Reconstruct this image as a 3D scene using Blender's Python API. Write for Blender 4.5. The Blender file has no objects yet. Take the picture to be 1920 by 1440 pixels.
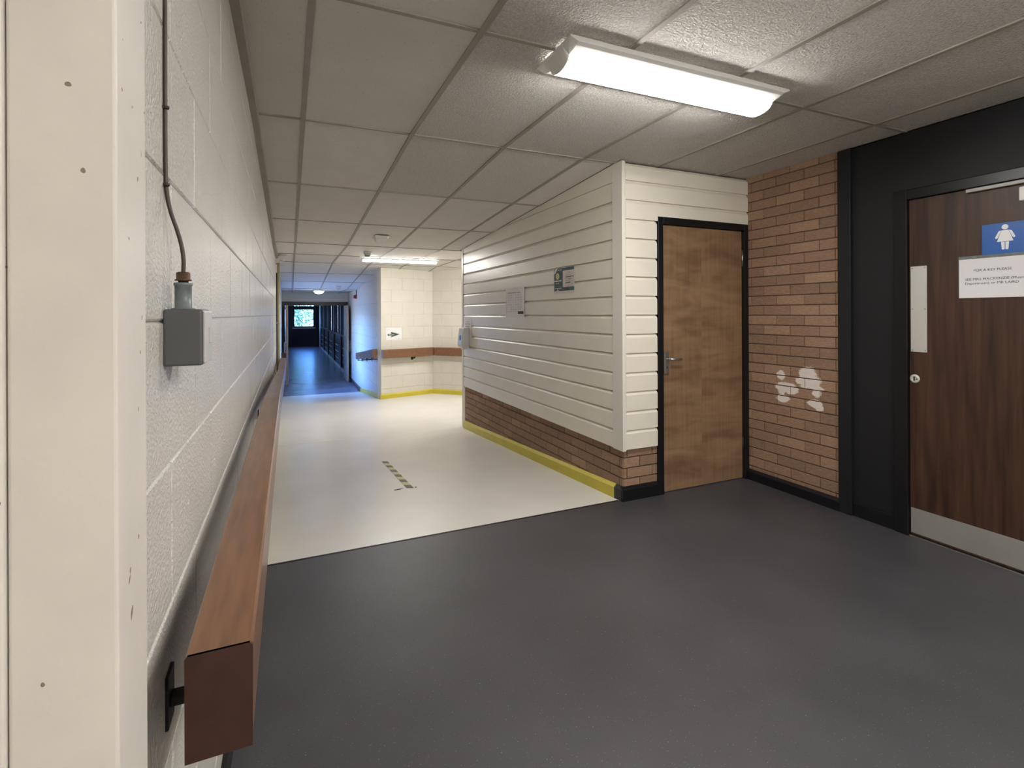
import bpy, math, random
from mathutils import Vector, Matrix
random.seed(7)
SC = bpy.context.scene
COL = SC.collection

# ------------------------------------------------------------------ camera
cam_d = bpy.data.cameras.new('camera'); cam = bpy.data.objects.new('camera', cam_d); COL.objects.link(cam)
cam_d.sensor_width = 36.0; cam_d.lens = 945/1920*36.0
cam_d.shift_y = -(720-588)/1920
cam_d.clip_start = 0.02; cam_d.clip_end = 300
cam.matrix_world = (Matrix.Translation((0, 0, 1.33)) @ Matrix.Rotation(math.radians(-23.86), 4, 'Z')
                    @ Matrix.Rotation(math.radians(90), 4, 'X') @ Matrix.Rotation(math.radians(-0.25), 4, 'Z'))
SC.camera = cam
# ------------------------------------------------------------------ view, sky, sun
SC.view_settings.view_transform = 'Standard'; SC.view_settings.look = 'None'
SC.view_settings.gamma = 1.0; SC.view_settings.use_curve_mapping = False
SC.view_settings.exposure = 3.07
W = bpy.data.worlds.new('sky'); SC.world = W; W.use_nodes = True
wn = W.node_tree.nodes; wl_ = W.node_tree.links
bg = wn['Background']
sky = wn.new('ShaderNodeTexSky'); sky.sky_type = 'NISHITA'; sky.sun_disc = False
sky.sun_elevation = math.radians(52); sky.sun_rotation = math.radians(250)
tint = wn.new('ShaderNodeMix'); tint.data_type = 'RGBA'; tint.blend_type = 'MULTIPLY'; tint.inputs[0].default_value = 1
wl_.new(sky.outputs[0], tint.inputs[6]); tint.inputs[7].default_value = (0.33, 0.58, 1.28, 1)
wl_.new(tint.outputs[2], bg.inputs['Color']); bg.inputs['Strength'].default_value = 0.50
sd = bpy.data.lights.new('sun', 'SUN'); sun = bpy.data.objects.new('sun', sd); COL.objects.link(sun)
sd.energy = 3.2; sd.angle = math.radians(0.6); sd.color = (1, 0.93, 0.86)
sun.rotation_euler = Vector((0.40, 0.75, -1.0)).to_track_quat('-Z', 'Y').to_euler()
LAMP = 7.4            # strength of the near fluorescent diffuser
LAMP_FAR = 12.0        # the one over the landing
LAMP_BACK = 13.2      # the ones behind the viewpoint

# ------------------------------------------------------------------ materials
def mat(name, base, rough=0.5, metal=0.0, var=0.0, vscale=6.0, bump=0.0, bscale=80.0, objvar=0.0, spec=0.5,
        emit=None, strength=0.0, coat=0.0, stretch=None, specks=None, bdist=0.004, detail=3.0):
    m = bpy.data.materials.new(name); m.use_nodes = True
    nt = m.node_tree; N = nt.nodes; L = nt.links; b = N['Principled BSDF']
    b.inputs['Roughness'].default_value = rough; b.inputs['Metallic'].default_value = metal
    b.inputs['Specular IOR Level'].default_value = spec
    b.inputs['Coat Weight'].default_value = coat; b.inputs['Coat Roughness'].default_value = 0.15
    b.inputs['Base Color'].default_value = (*base, 1)
    geo = N.new('ShaderNodeNewGeometry'); vec = geo.outputs['Position']
    if stretch:
        mp = N.new('ShaderNodeMapping'); mp.inputs['Scale'].default_value = stretch
        L.new(vec, mp.inputs['Vector']); vec = mp.outputs[0]
    cur = None
    if var > 0:
        n = N.new('ShaderNodeTexNoise'); n.inputs['Scale'].default_value = vscale; n.inputs['Detail'].default_value = 5
        L.new(vec, n.inputs['Vector'])
        r = N.new('ShaderNodeValToRGB')
        r.color_ramp.elements[0].position = 0.3; r.color_ramp.elements[1].position = 0.7
        r.color_ramp.elements[0].color = (*[c*(1-var) for c in base], 1)
        r.color_ramp.elements[1].color = (*[min(1, c*(1+var)) for c in base], 1)
        L.new(n.outputs['Fac'], r.inputs['Fac']); cur = r.outputs[0]
    if specks:      # (colour, scale, threshold)
        v = N.new('ShaderNodeTexNoise'); v.inputs['Scale'].default_value = specks[1]; v.inputs['Detail'].default_value = 1
        L.new(geo.outputs['Position'], v.inputs['Vector'])
        lt = N.new('ShaderNodeMath'); lt.operation = 'GREATER_THAN'; lt.inputs[1].default_value = specks[2]
        L.new(v.outputs['Fac'], lt.inputs[0])
        mx = N.new('ShaderNodeMix'); mx.data_type = 'RGBA'; L.new(lt.outputs[0], mx.inputs[0])
        if cur: L.new(cur, mx.inputs[6])
        else: mx.inputs[6].default_value = (*base, 1)
        mx.inputs[7].default_value = (*specks[0], 1); cur = mx.outputs[2]
    if objvar > 0:
        oi = N.new('ShaderNodeObjectInfo'); mr = N.new('ShaderNodeMapRange')
        mr.inputs[3].default_value = 1-objvar; mr.inputs[4].default_value = 1+objvar
        L.new(oi.outputs['Random'], mr.inputs[0])
        mx = N.new('ShaderNodeVectorMath'); mx.operation = 'SCALE'
        if cur: L.new(cur, mx.inputs[0])
        else: mx.inputs[0].default_value = base
        L.new(mr.outputs[0], mx.inputs['Scale']); cur = mx.outputs[0]
    if cur: L.new(cur, b.inputs['Base Color'])
    if bump > 0:
        n = N.new('ShaderNodeTexNoise'); n.inputs['Scale'].default_value = bscale; n.inputs['Detail'].default_value = detail
        L.new(vec, n.inputs['Vector'])
        bp = N.new('ShaderNodeBump'); bp.inputs['Strength'].default_value = bump; bp.inputs['Distance'].default_value = bdist
        L.new(n.outputs['Fac'], bp.inputs['Height']); L.new(bp.outputs[0], b.inputs['Normal'])
    if emit:
        b.inputs['Emission Color'].default_value = (*emit, 1); b.inputs['Emission Strength'].default_value = strength
    return m

CREAM = (0.60, 0.555, 0.46)
M = {}
M['wall_paint'] = mat('wall_paint', (0.63, 0.60, 0.55), 0.28, bump=1.0, bscale=150, var=0.05, vscale=3, bdist=0.005)
M['block_far'] = mat('block_far', (0.63, 0.595, 0.51), 0.55, bump=0.3, bscale=150, var=0.03)
M['plain_paint'] = mat('plain_paint', (0.60, 0.56, 0.49), 0.6)
M['post_paint'] = mat('post_paint', (0.64, 0.60, 0.54), 0.48, var=0.05, vscale=9, bump=0.12, bscale=60,
                      specks=((0.22, 0.17, 0.12), 60, 0.765))
M['board_paint'] = mat('board_paint', (0.73, 0.69, 0.59), 0.36, bump=0.05, bscale=40, var=0.03, vscale=4)
M['trim_paint'] = mat('trim_paint', (0.69, 0.66, 0.58), 0.4)
M['tile_rough'] = mat('tile_rough', (0.70, 0.675, 0.63), 0.95, var=0.16, vscale=120, bump=1.0, bscale=110, bdist=0.016, spec=0.02, objvar=0.04, detail=3)
M['tile_fine'] = mat('tile_fine', (0.72, 0.69, 0.64), 0.9, bump=0.5, bscale=190, bdist=0.006, spec=0.1, objvar=0.04, var=0.03,
                     specks=((0.30, 0.27, 0.23), 130, 0.74))
M['grid'] = mat('grid', (0.34, 0.315, 0.27), 0.6, var=0.08)
M['dark_vinyl'] = mat('dark_vinyl', (0.056, 0.055, 0.060), 0.42, var=0.14, vscale=2.2, bump=0.25, bscale=420, bdist=0.002,
                      specks=((0.26, 0.26, 0.27), 210, 0.735))
M['cream_vinyl'] = mat('cream_vinyl', (0.72, 0.69, 0.635), 0.33, var=0.05, vscale=2.0, bump=0.12, bscale=400, bdist=0.0015,
                       specks=((0.44, 0.42, 0.36), 230, 0.72))
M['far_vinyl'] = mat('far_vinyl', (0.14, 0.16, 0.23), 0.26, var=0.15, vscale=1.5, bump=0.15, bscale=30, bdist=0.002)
M['yellow'] = mat('yellow', (0.56, 0.47, 0.045), 0.42, var=0.05)
M['black_gloss'] = mat('black_gloss', (0.008, 0.008, 0.009), 0.32, spec=0.35)
M['black_matt'] = mat('black_matt', (0.012, 0.012, 0.014), 0.5, spec=0.3)
M['mortar'] = mat('mortar', (0.10, 0.06, 0.04), 0.95, bump=0.6, bscale=200)
M['rail_wood'] = mat('rail_wood', (0.18, 0.085, 0.042), 0.34, var=0.28, vscale=9, stretch=(7, 0.6, 4), coat=0.25)
M['rail_end'] = mat('rail_end', (0.045, 0.017, 0.010), 0.45, var=0.2, vscale=30)
M['steel'] = mat('steel', (0.50, 0.49, 0.47), 0.38, metal=1.0, bump=0.05, bscale=90)
M['alu'] = mat('alu', (0.62, 0.61, 0.58), 0.5, metal=0.55)
M['kick'] = mat('kick', (0.36, 0.35, 0.33), 0.5, metal=0.5, var=0.05, vscale=5)
M['white_plastic'] = mat('white_plastic', (0.74, 0.73, 0.70), 0.4)
M['grey_plastic'] = mat('grey_plastic', (0.50, 0.50, 0.48), 0.35)
M['box_grey'] = mat('box_grey', (0.085, 0.086, 0.088), 0.38)
M['adapter'] = mat('adapter', (0.14, 0.16, 0.165), 0.42, var=0.2, vscale=60)
M['gland'] = mat('gland', (0.10, 0.055, 0.03), 0.5, metal=0.4, var=0.3, vscale=150)
M['cable'] = mat('cable', (0.045, 0.028, 0.02), 0.45)
M['paper'] = mat('paper', (0.74, 0.72, 0.73), 0.7)
M['paper_warm'] = mat('paper_warm', (0.66, 0.60, 0.58), 0.7)
M['ink'] = mat('ink', (0.03, 0.03, 0.03), 0.8)
M['ink_soft'] = mat('ink_soft', (0.30, 0.27, 0.29), 0.8)
M['teal'] = mat('teal', (0.012, 0.032, 0.038), 0.5)
M['green'] = mat('green', (0.012, 0.12, 0.085), 0.5)
M['green_dark'] = mat('green_dark', (0.02, 0.075, 0.05), 0.5)
M['pale_yellow'] = mat('pale_yellow', (0.62, 0.60, 0.26), 0.6)
M['olive'] = mat('olive', (0.40, 0.37, 0.18), 0.6)
M['sign_blue'] = mat('sign_blue', (0.018, 0.11, 0.40), 0.35)
M['sign_white'] = mat('sign_white', (0.80, 0.80, 0.80), 0.4)
M['tape_yellow'] = mat('tape_yellow', (0.55, 0.51, 0.20), 0.5)
M['tape_black'] = mat('tape_black', (0.06, 0.06, 0.05), 0.5)
M['scuff'] = mat('scuff', (0.13, 0.10, 0.10), 0.7)
M['red'] = mat('red', (0.20, 0.015, 0.015), 0.4)
M['diffuser'] = mat('diffuser', (0.9, 0.9, 0.9), 0.5, emit=(1.0, 0.975, 0.94), strength=LAMP)
M['diffuser_far'] = mat('diffuser_far', (0.9, 0.9, 0.9), 0.5, emit=(1.0, 0.98, 0.95), strength=LAMP_FAR)
M['diffuser_back'] = mat('diffuser_back', (0.9, 0.9, 0.9), 0.5, emit=(1.0, 0.975, 0.94), strength=LAMP_BACK)
M['bulkhead'] = mat('bulkhead', (0.9, 0.9, 0.9), 0.4, emit=(1, 0.97, 0.92), strength=4)
M['led'] = mat('led', (0.9, 0.6, 0.1), 0.4, emit=(1, 0.75, 0.2), strength=0.12)
M['edge_wood'] = mat('edge_wood', (0.34, 0.22, 0.13), 0.5, var=0.1)
M['pipe'] = mat('pipe', (0.42, 0.38, 0.22), 0.4)
M['pink_brick'] = mat('pink_brick', (0.75, 0.46, 0.42), 0.9, var=0.15, vscale=4)
M['tarmac'] = mat('tarmac', (0.20, 0.20, 0.20), 0.9, var=0.1)
M['leaf'] = mat('leaf', (0.05, 0.20, 0.10), 0.5, objvar=0.1, var=0.5, vscale=3)
M['bark'] = mat('bark', (0.12, 0.08, 0.05), 0.9)
M['slab_grey'] = mat('slab_grey', (0.4, 0.4, 0.4), 0.8)

def glass():
    m = bpy.data.materials.new('glass'); m.use_nodes = True
    N = m.node_tree.nodes; L = m.node_tree.links; N.remove(N['Principled BSDF'])
    t = N.new('ShaderNodeBsdfTransparent'); t.inputs[0].default_value = (0.9, 0.95, 0.96, 1)
    g = N.new('ShaderNodeBsdfGlossy'); g.inputs['Roughness'].default_value = 0.02
    f = N.new('ShaderNodeFresnel'); f.inputs[0].default_value = 1.2
    mx = N.new('ShaderNodeMixShader'); h = N.new('ShaderNodeMath'); h.operation = 'MULTIPLY'; h.inputs[1].default_value = 0.45; L.new(f.outputs[0], h.inputs[0]); L.new(h.outputs[0], mx.inputs[0]); L.new(t.outputs[0], mx.inputs[1]); L.new(g.outputs[0], mx.inputs[2])
    L.new(mx.outputs[0], N['Material Output'].inputs['Surface'])
    return m
M['glass'] = glass()

def brick_mat(name, base, paint=False):
    """drag-faced brick: colour by piece, horizontal dragged grain; optional daubs of white paint brushed over the wall"""
    m = bpy.data.materials.new(name); m.use_nodes = True
    N = m.node_tree.nodes; L = m.node_tree.links; b = N['Principled BSDF']; b.inputs['Roughness'].default_value = 0.88
    geo = N.new('ShaderNodeNewGeometry'); P = geo.outputs['Position']
    oi = N.new('ShaderNodeObjectInfo')
    r = N.new('ShaderNodeValToRGB'); e = r.color_ramp.elements
    e[0].position = 0.0; e[0].color = (*[c*0.84 for c in base], 1); e[1].position = 1.0; e[1].color = (*[c*1.22 for c in base], 1)
    k = e.new(0.5); k.color = (base[0], base[1]*0.96, base[2]*0.97, 1)
    L.new(oi.outputs['Random'], r.inputs['Fac'])
    mp = N.new('ShaderNodeMapping'); mp.inputs['Scale'].default_value = (0.35, 0.35, 1.5); L.new(P, mp.inputs['Vector'])
    n = N.new('ShaderNodeTexNoise'); n.inputs['Scale'].default_value = 90; n.inputs['Detail'].default_value = 6; n.inputs['Roughness'].default_value = 0.7
    L.new(mp.outputs[0], n.inputs['Vector'])
    mr = N.new('ShaderNodeMapRange'); mr.inputs[1].default_value = 0.3; mr.inputs[2].default_value = 0.7; mr.inputs[3].default_value = 0.72; mr.inputs[4].default_value = 1.25
    L.new(n.outputs['Fac'], mr.inputs[0])
    sc = N.new('ShaderNodeVectorMath'); sc.operation = 'SCALE'; L.new(r.outputs[0], sc.inputs[0]); L.new(mr.outputs[0], sc.inputs['Scale'])
    out = sc.outputs[0]
    bp = N.new('ShaderNodeBump'); bp.inputs['Strength'].default_value = 0.9; bp.inputs['Distance'].default_value = 0.004
    L.new(n.outputs['Fac'], bp.inputs['Height']); L.new(bp.outputs[0], b.inputs['Normal'])
    if paint:
        # brushed ellipses on the wall plane: (y, z, half width, half height)
        EL = [(2.638, 0.862, .036, .033), (2.640, 0.850, .032, .025), (2.610, 0.772, .074, .036), (2.560, 0.768, .060, .040), (2.625, 0.690, .056, .030), (2.632, 0.745, .032, .030),
              (2.425, 0.895, .066, .050), (2.410, 0.850, .085, .045), (2.470, 0.835, .055, .025), (2.400, 0.800, .088, .016), (2.360, 0.765, .036, .030),
              (2.372, 0.690, .056, .026), (2.345, 0.665, .040, .022)]
        sx = N.new('ShaderNodeSeparateXYZ'); L.new(P, sx.inputs[0])
        pn = N.new('ShaderNodeTexNoise'); pn.inputs['Scale'].default_value = 28; pn.inputs['Detail'].default_value = 6; pn.inputs['Roughness'].default_value = 0.75
        mp2 = N.new('ShaderNodeMapping'); mp2.inputs['Scale'].default_value = (1, 0.6, 2.0); L.new(P, mp2.inputs['Vector']); L.new(mp2.outputs[0], pn.inputs['Vector'])
        best = None
        def mth(op, a, bb=None):
            q = N.new('ShaderNodeMath'); q.operation = op
            for i, v in enumerate((a, bb)):
                if v is None: continue
                if isinstance(v, (int, float)): q.inputs[i].default_value = v
                else: L.new(v, q.inputs[i])
            return q.outputs[0]
        for (y, z, hw, hh) in EL:
            dy = mth('DIVIDE', mth('SUBTRACT', sx.outputs[1], y), hw*1.0)
            dz = mth('DIVIDE', mth('SUBTRACT', sx.outputs[2], z), hh*1.0)
            d = mth('ADD', mth('MULTIPLY', dy, dy), mth('MULTIPLY', dz, dz))
            best = d if best is None else mth('MINIMUM', best, d)
        v = mth('ADD', best, mth('MULTIPLY', mth('SUBTRACT', pn.outputs['Fac'], 0.5), 2.6))
        mk = N.new('ShaderNodeMapRange'); mk.inputs[1].default_value = 1.15; mk.inputs[2].default_value = 0.85; mk.inputs[3].default_value = 0; mk.inputs[4].default_value = 0.97
        L.new(v, mk.inputs[0])
        mx = N.new('ShaderNodeMix'); mx.data_type = 'RGBA'; L.new(mk.outputs[0], mx.inputs[0]); L.new(out, mx.inputs[6]); mx.inputs[7].default_value = (0.74, 0.66, 0.61, 1)
        out = mx.outputs[2]
    L.new(out, b.inputs['Base Color'])
    return m
M['brick'] = brick_mat('brick', (0.285, 0.178, 0.115))
M['brick_daubed'] = brick_mat('brick_daubed', (0.285, 0.178, 0.115), True)

def veneer(name, a, c, figure, seam=None):
    m = bpy.data.materials.new(name); m.use_nodes = True
    N = m.node_tree.nodes; L = m.node_tree.links; b = N['Principled BSDF']
    b.inputs['Roughness'].default_value = 0.42; b.inputs['Specular IOR Level'].default_value = 0.4
    geo = N.new('ShaderNodeNewGeometry')
    vec = geo.outputs['Position']
    if seam is not None:      # book-matched halves: the second sheet takes another part of the figure
        sx = N.new('ShaderNodeSeparateXYZ'); L.new(vec, sx.inputs[0])
        g = N.new('ShaderNodeMath'); g.operation = 'GREATER_THAN'; g.inputs[1].default_value = seam; L.new(sx.outputs[0], g.inputs[0])
        o = N.new('ShaderNodeCombineXYZ'); L.new(g.outputs[0], o.inputs[2])
        ad = N.new('ShaderNodeVectorMath'); L.new(vec, ad.inputs[0]); L.new(o.outputs[0], ad.inputs[1]); vec = ad.outputs[0]
    def noise(sc, scale, det=5, dist=0.0):
        mp = N.new('ShaderNodeMapping'); mp.inputs['Scale'].default_value = sc; L.new(vec, mp.inputs['Vector'])
        n = N.new('ShaderNodeTexNoise'); n.inputs['Scale'].default_value = scale; n.inputs['Detail'].default_value = det; n.inputs['Distortion'].default_value = dist
        L.new(mp.outputs[0], n.inputs['Vector']); return n.outputs['Fac']
    n1 = noise((1, 1, 0.04), 60, 4)                 # vertical pores
    n2 = noise(figure[0], figure[1], 3, 0.6)        # figure
    ad = N.new('ShaderNodeMix'); ad.data_type = 'FLOAT'; ad.inputs[0].default_value = figure[2]
    L.new(n1, ad.inputs[2]); L.new(n2, ad.inputs[3])
    r = N.new('ShaderNodeValToRGB'); r.color_ramp.elements[0].position = 0.36; r.color_ramp.elements[1].position = 0.64
    r.color_ramp.elements[0].color = (*a, 1); r.color_ramp.elements[1].color = (*c, 1)
    L.new(ad.outputs[0], r.inputs['Fac']); L.new(r.outputs[0], b.inputs['Base Color'])
    return m
M['veneer_light'] = veneer('veneer_light', (0.165, 0.095, 0.050), (0.285, 0.178, 0.100), ((0.8, 0.8, 3.2), 3.2, 0.72), seam=2.90)
M['veneer_dark'] = veneer('veneer_dark', (0.030, 0.013, 0.008), (0.075, 0.036, 0.019), ((1, 1, 0.10), 16, 0.6))

# ------------------------------------------------------------------ mesh helpers
WL = {}                                             # world location of every object that may be a parent
class Mesh:
    def __init__(s): s.v = []; s.f = []; s.s = []
    def add(s, vs, fs, smooth=False):
        o = len(s.v); s.v += [tuple(p) for p in vs]
        for f in fs: s.f.append(tuple(o+i for i in f)); s.s.append(smooth)
    def box(s, x0, x1, y0, y1, z0, z1, z2=None, z3=None):
        """box; z2, z3 = bottom and top at y1 when they differ"""
        a0, a1 = z0, z1; b0 = z0 if z2 is None else z2; b1 = z1 if z3 is None else z3
        s.add([(x0,y0,a0),(x1,y0,a0),(x1,y1,b0),(x0,y1,b0),(x0,y0,a1),(x1,y0,a1),(x1,y1,b1),(x0,y1,b1)],
              [(0,3,2,1),(4,5,6,7),(0,1,5,4),(1,2,6,5),(2,3,7,6),(3,0,4,7)])
    def sweep(s, prof, path, closed=True, caps=True, smooth=False):
        """prof: list of offset functions; path: list of frames (origin, right, up)"""
        n = len(prof); vs = []
        for (o, r, u) in path:
            for (a, b) in prof: vs.append(Vector(o)+Vector(r)*a+Vector(u)*b)
        fs = []
        for i in range(len(path)-1):
            for j in range(n if closed else n-1):
                k = (j+1) % n
                fs.append((i*n+j, i*n+k, (i+1)*n+k, (i+1)*n+j))
        s.add(vs, fs, smooth)
        if caps:
            o = len(s.v)-len(vs)
            s.f.append(tuple(o+j for j in reversed(range(n)))); s.s.append(False)
            s.f.append(tuple(o+(len(path)-1)*n+j for j in range(n))); s.s.append(False)
    def tube(s, pts, r, seg=10, caps=True):
        pts = [Vector(p) for p in pts]; path = []
        ref = None
        for i, p in enumerate(pts):
            t = (pts[min(i+1, len(pts)-1)]-pts[max(i-1, 0)]).normalized()
            if ref is None: ref = Vector((0, 0, 1)) if abs(t.z) < 0.9 else Vector((1, 0, 0))
            a = t.cross(ref).normalized(); b = a.cross(t).normalized(); ref = b
            path.append((p, a, b))
        prof = [(r*math.cos(2*math.pi*k/seg), r*math.sin(2*math.pi*k/seg)) for k in range(seg)]
        s.sweep(prof, path, True, caps, True)
    def lathe(s, c, axis, prof, seg=24):
        """prof: list of (radius, height along axis)"""
        ax = Vector(axis).normalized(); t = Vector((0, 0, 1)) if abs(ax.z) < 0.9 else Vector((1, 0, 0))
        a = ax.cross(t).normalized(); b = ax.cross(a)
        vs = []; n = len(prof)
        for k in range(seg):
            w = 2*math.pi*k/seg
            for (r, h) in prof: vs.append(Vector(c)+ax*h+(a*math.cos(w)+b*math.sin(w))*r)
        fs = []
        for k in range(seg):
            q = (k+1) % seg
            for j in range(n-1): fs.append((k*n+j, k*n+j+1, q*n+j+1, q*n+j))
        s.add(vs, fs, True)
        o = len(s.v)-len(vs)
        s.f.append(tuple(o+k*n for k in range(seg))); s.s.append(False)
        s.f.append(tuple(o+k*n+n-1 for k in reversed(range(seg)))); s.s.append(False)
    def build(s, name, m, parent=None, bevel=0.0, seg=2):
        loc = WL.get(parent.name, Vector()) if parent else Vector()
        me = bpy.data.meshes.new(name); me.from_pydata([tuple(Vector(p)-loc) for p in s.v], [], s.f)
        me.polygons.foreach_set('use_smooth', s.s); me.materials.append(M[m]); me.update()
        o = bpy.data.objects.new(name, me); COL.objects.link(o)
        if parent: o.parent = parent
        WL[o.name] = loc.copy()
        if bevel:
            bv = o.modifiers.new('bevel', 'BEVEL'); bv.width = bevel; bv.segments = seg; bv.limit_method = 'ANGLE'; bv.angle_limit = math.radians(40)
        import bmesh
        bm = bmesh.new(); bm.from_mesh(me); bmesh.ops.recalc_face_normals(bm, faces=bm.faces); bm.to_mesh(me); bm.free()
        return o

class Frame:
    """a wall's own axes: u along it, d out of it into the room, z up"""
    def __init__(s, O, u):
        l = math.hypot(*u); s.u = (u[0]/l, u[1]/l); s.O = O; s.n = (s.u[1], -s.u[0]); s.rot = math.atan2(s.u[1], s.u[0])
    def p(s, u, d, z): return Vector((s.O[0]+s.u[0]*u+s.n[0]*d, s.O[1]+s.u[1]*u+s.n[1]*d, z))
    def box(s, mb, u0, u1, d0, d1, z0, z1, z2=None, z3=None):
        b0 = z0 if z2 is None else z2; b1 = z1 if z3 is None else z3
        mb.add([s.p(u0,d0,z0), s.p(u1,d0,b0), s.p(u1,d1,b0), s.p(u0,d1,z0), s.p(u0,d0,z1), s.p(u1,d0,b1), s.p(u1,d1,b1), s.p(u0,d1,z1)],
               [(0,1,2,3),(4,7,6,5),(0,4,5,1),(1,5,6,2),(2,6,7,3),(3,7,4,0)])

def tag(o, label=None, cat=None, group=None, kind=None):
    if label: o['label'] = label
    if cat: o['category'] = cat
    if group: o['group'] = group
    if kind: o['kind'] = kind
    return o
def thing(name, loc, label, cat, group=None, kind=None):
    o = bpy.data.objects.new(name, None); COL.objects.link(o); o.location = loc; o.empty_display_size = 0.1
    WL[o.name] = Vector(loc)
    return tag(o, label, cat, group, kind)
def struct(mb, name, m, label=None, cat=None, parent=None, bevel=0):
    o = mb.build(name, m, parent, bevel); o['kind'] = 'structure'
    return tag(o, label, cat)

_slabs = {}
def slab_mesh(w, h, t, bev, m):
    """piece with chamfered face: x 0..w, z 0..h, back at y=0, face at y=-t"""
    key = (round(w, 3), round(h, 3), round(t, 3), bev, m)
    if key not in _slabs:
        b = min(bev, w*0.4, h*0.4)
        v = [(0,0,0),(w,0,0),(w,0,h),(0,0,h),(0,-t+b,0),(w,-t+b,0),(w,-t+b,h),(0,-t+b,h),(b,-t,b),(w-b,-t,b),(w-b,-t,h-b),(b,-t,h-b)]
        f = [(0,1,5,4),(1,2,6,5),(2,3,7,6),(3,0,4,7),(4,5,9,8),(5,6,10,9),(6,7,11,10),(7,4,8,11),(8,9,10,11),(3,2,1,0)]
        me = bpy.data.meshes.new('piece'); me.from_pydata(v, [], f); me.materials.append(M[m]); me.update(); _slabs[key] = me
    return _slabs[key]
def courses(parent, fr, u0, u1, zlo, zhi, z0, bw, bh, joint, t, bev, m, name, off=0.0, d=0.0, holes=(), jit=0.0, half=0.5, phase=0, ju=None):
    ju = joint if ju is None else ju
    """lay single pieces in running bond between u0 and u1; zlo, zhi are functions of u"""
    k = 0; z = z0
    top = max(zhi(u0), zhi(u1)); 
    while z < top-0.01:
        u = u0-bw*2+off+(bw*half if (k+phase) % 2 else 0)
        while u < u1:
            a, b = max(u, u0), min(u+bw, u1)
            spans = [(a, b)] if b-a > 0.02 else []
            for (h0, h1, g0, g1) in holes:
                if z+bh > g0+0.005 and z < g1-0.005:
                    ns = []
                    for (p, q) in spans:
                        if q <= h0 or p >= h1: ns.append((p, q)); continue
                        if h0-p > 0.02: ns.append((p, h0))
                        if q-h1 > 0.02: ns.append((h1, q))
                    spans = ns
            for (p, q) in spans:
                mid = (p+q)/2
                lo = max(z, min(zlo(p), zlo(q))-0.02); hi = min(z+bh, max(zhi(p), zhi(q))+0.0)
                if hi-lo < 0.02: continue
                w = q-p-ju; h = hi-lo-joint
                if w < 0.012 or h < 0.012: continue
                o = bpy.data.objects.new(name, slab_mesh(w, h, t, bev, m)); COL.objects.link(o); o.parent = parent
                dd = d+random.uniform(-jit, jit)
                o.location = fr.p(p+ju/2, dd, lo+joint/2)-WL[parent.name]
                o.rotation_euler = (0, 0, fr.rot)
            u += bw
        z += bh; k += 1

def zf(y):      # floor height along the corridor
    if y < 2.97: return 0.0
    if y < 6.5: return -0.21*(y-2.97)/3.53
    if y < 9.35: return -0.21
    if y < 12.15: return -0.21-0.26*(y-9.35)/2.8
    return -0.47
def zc(y):      # ceiling height
    if y < 3.0: return 2.40
    if y < 6.6: return 2.40-0.21*(y-3.0)/3.6
    if y < 9.0: return 2.19
    if y < 12.6: return 2.19-0.26*(y-9.0)/3.6
    return 1.93

XL, XC, XR, YD = -0.175, 2.135, 3.37, 2.955          # left wall, clad wall, brick wall, cupboard door plane
XH = 1.52                                            # right wall of the lower corridor
# ================================================================== FLOORS
mb = Mesh(); mb.box(-0.6, 3.6, -4.0, 2.97, -0.12, 0); struct(mb, 'floor', 'dark_vinyl', 'dark speckled grey vinyl floor in the foreground lobby', 'floor')
mb = Mesh(); mb.box(-0.3, 2.2, 2.97, 6.5, -0.12, 0, -0.33, -0.21)
mb.box(-0.3, 6.2, 6.5, 9.35, -0.33, -0.21); mb.box(-0.3, 1.7, 9.35, 12.15, -0.33, -0.21, -0.59, -0.47)
mb.box(1.7, 4.4, 9.35, 10.0, -0.33, -0.21)
struct(mb, 'floor', 'cream_vinyl', 'cream vinyl floor of the sloping ramp and its landing', 'floor')
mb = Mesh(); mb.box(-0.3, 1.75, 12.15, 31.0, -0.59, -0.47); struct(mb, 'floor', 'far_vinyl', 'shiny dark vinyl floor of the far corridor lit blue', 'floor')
# joint strips between the vinyls
mb = Mesh(); mb.box(-0.17, 2.13, 2.962, 2.976, -0.003, 0.0015); struct(mb, 'trim_1', 'black_matt', 'thin dark joint line between grey and cream floors', 'trim')
mb = Mesh(); mb.box(-0.17, 6.0, 6.494, 6.502, -0.213, -0.209); struct(mb, 'trim_2', 'tile_fine', 'faint crease where the cream ramp meets the landing', 'trim')

# ================================================================== CEILING
mb = Mesh()
ys = [-4.0, 3.0, 6.6, 9.0, 12.6, 31.0]
for a, b in zip(ys, ys[1:]): mb.box(-0.7, 6.4, a, b, zc(a)+0.035, zc(a)+0.15, zc(b)+0.035, zc(b)+0.15)
ceil = struct(mb, 'ceiling', 'tile_fine', 'suspended ceiling of stippled off-white tiles in a flat grid', 'ceiling')
_tiles = {}
def tile(x0, x1, y0, y1, rough):
    w, l, dz = round(x1-x0, 3), round(y1-y0, 3), round(zc(y1)-zc(y0), 4)
    key = (w, l, dz, rough)
    if key not in _tiles:
        g = 0.006; t = 0.02
        b = Mesh(); b.box(g, w-g, g, l-g, 0, t, dz, dz+t)
        me = bpy.data.meshes.new('ceiling_tile'); me.from_pydata(b.v, [], b.f); me.materials.append(M['tile_rough' if rough else 'tile_fine']); me.update(); _tiles[key] = me
    o = bpy.data.objects.new('ceiling_tile', _tiles[key]); COL.objects.link(o); o.parent = ceil
    o.location = (x0, y0, zc(y0)+0.006+random.uniform(0, .0015))
    return o
GX = [0.075+0.6*k for k in range(-1, 10)]
GY = [-3.0+1.2*k for k in range(0, 16)]
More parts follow.
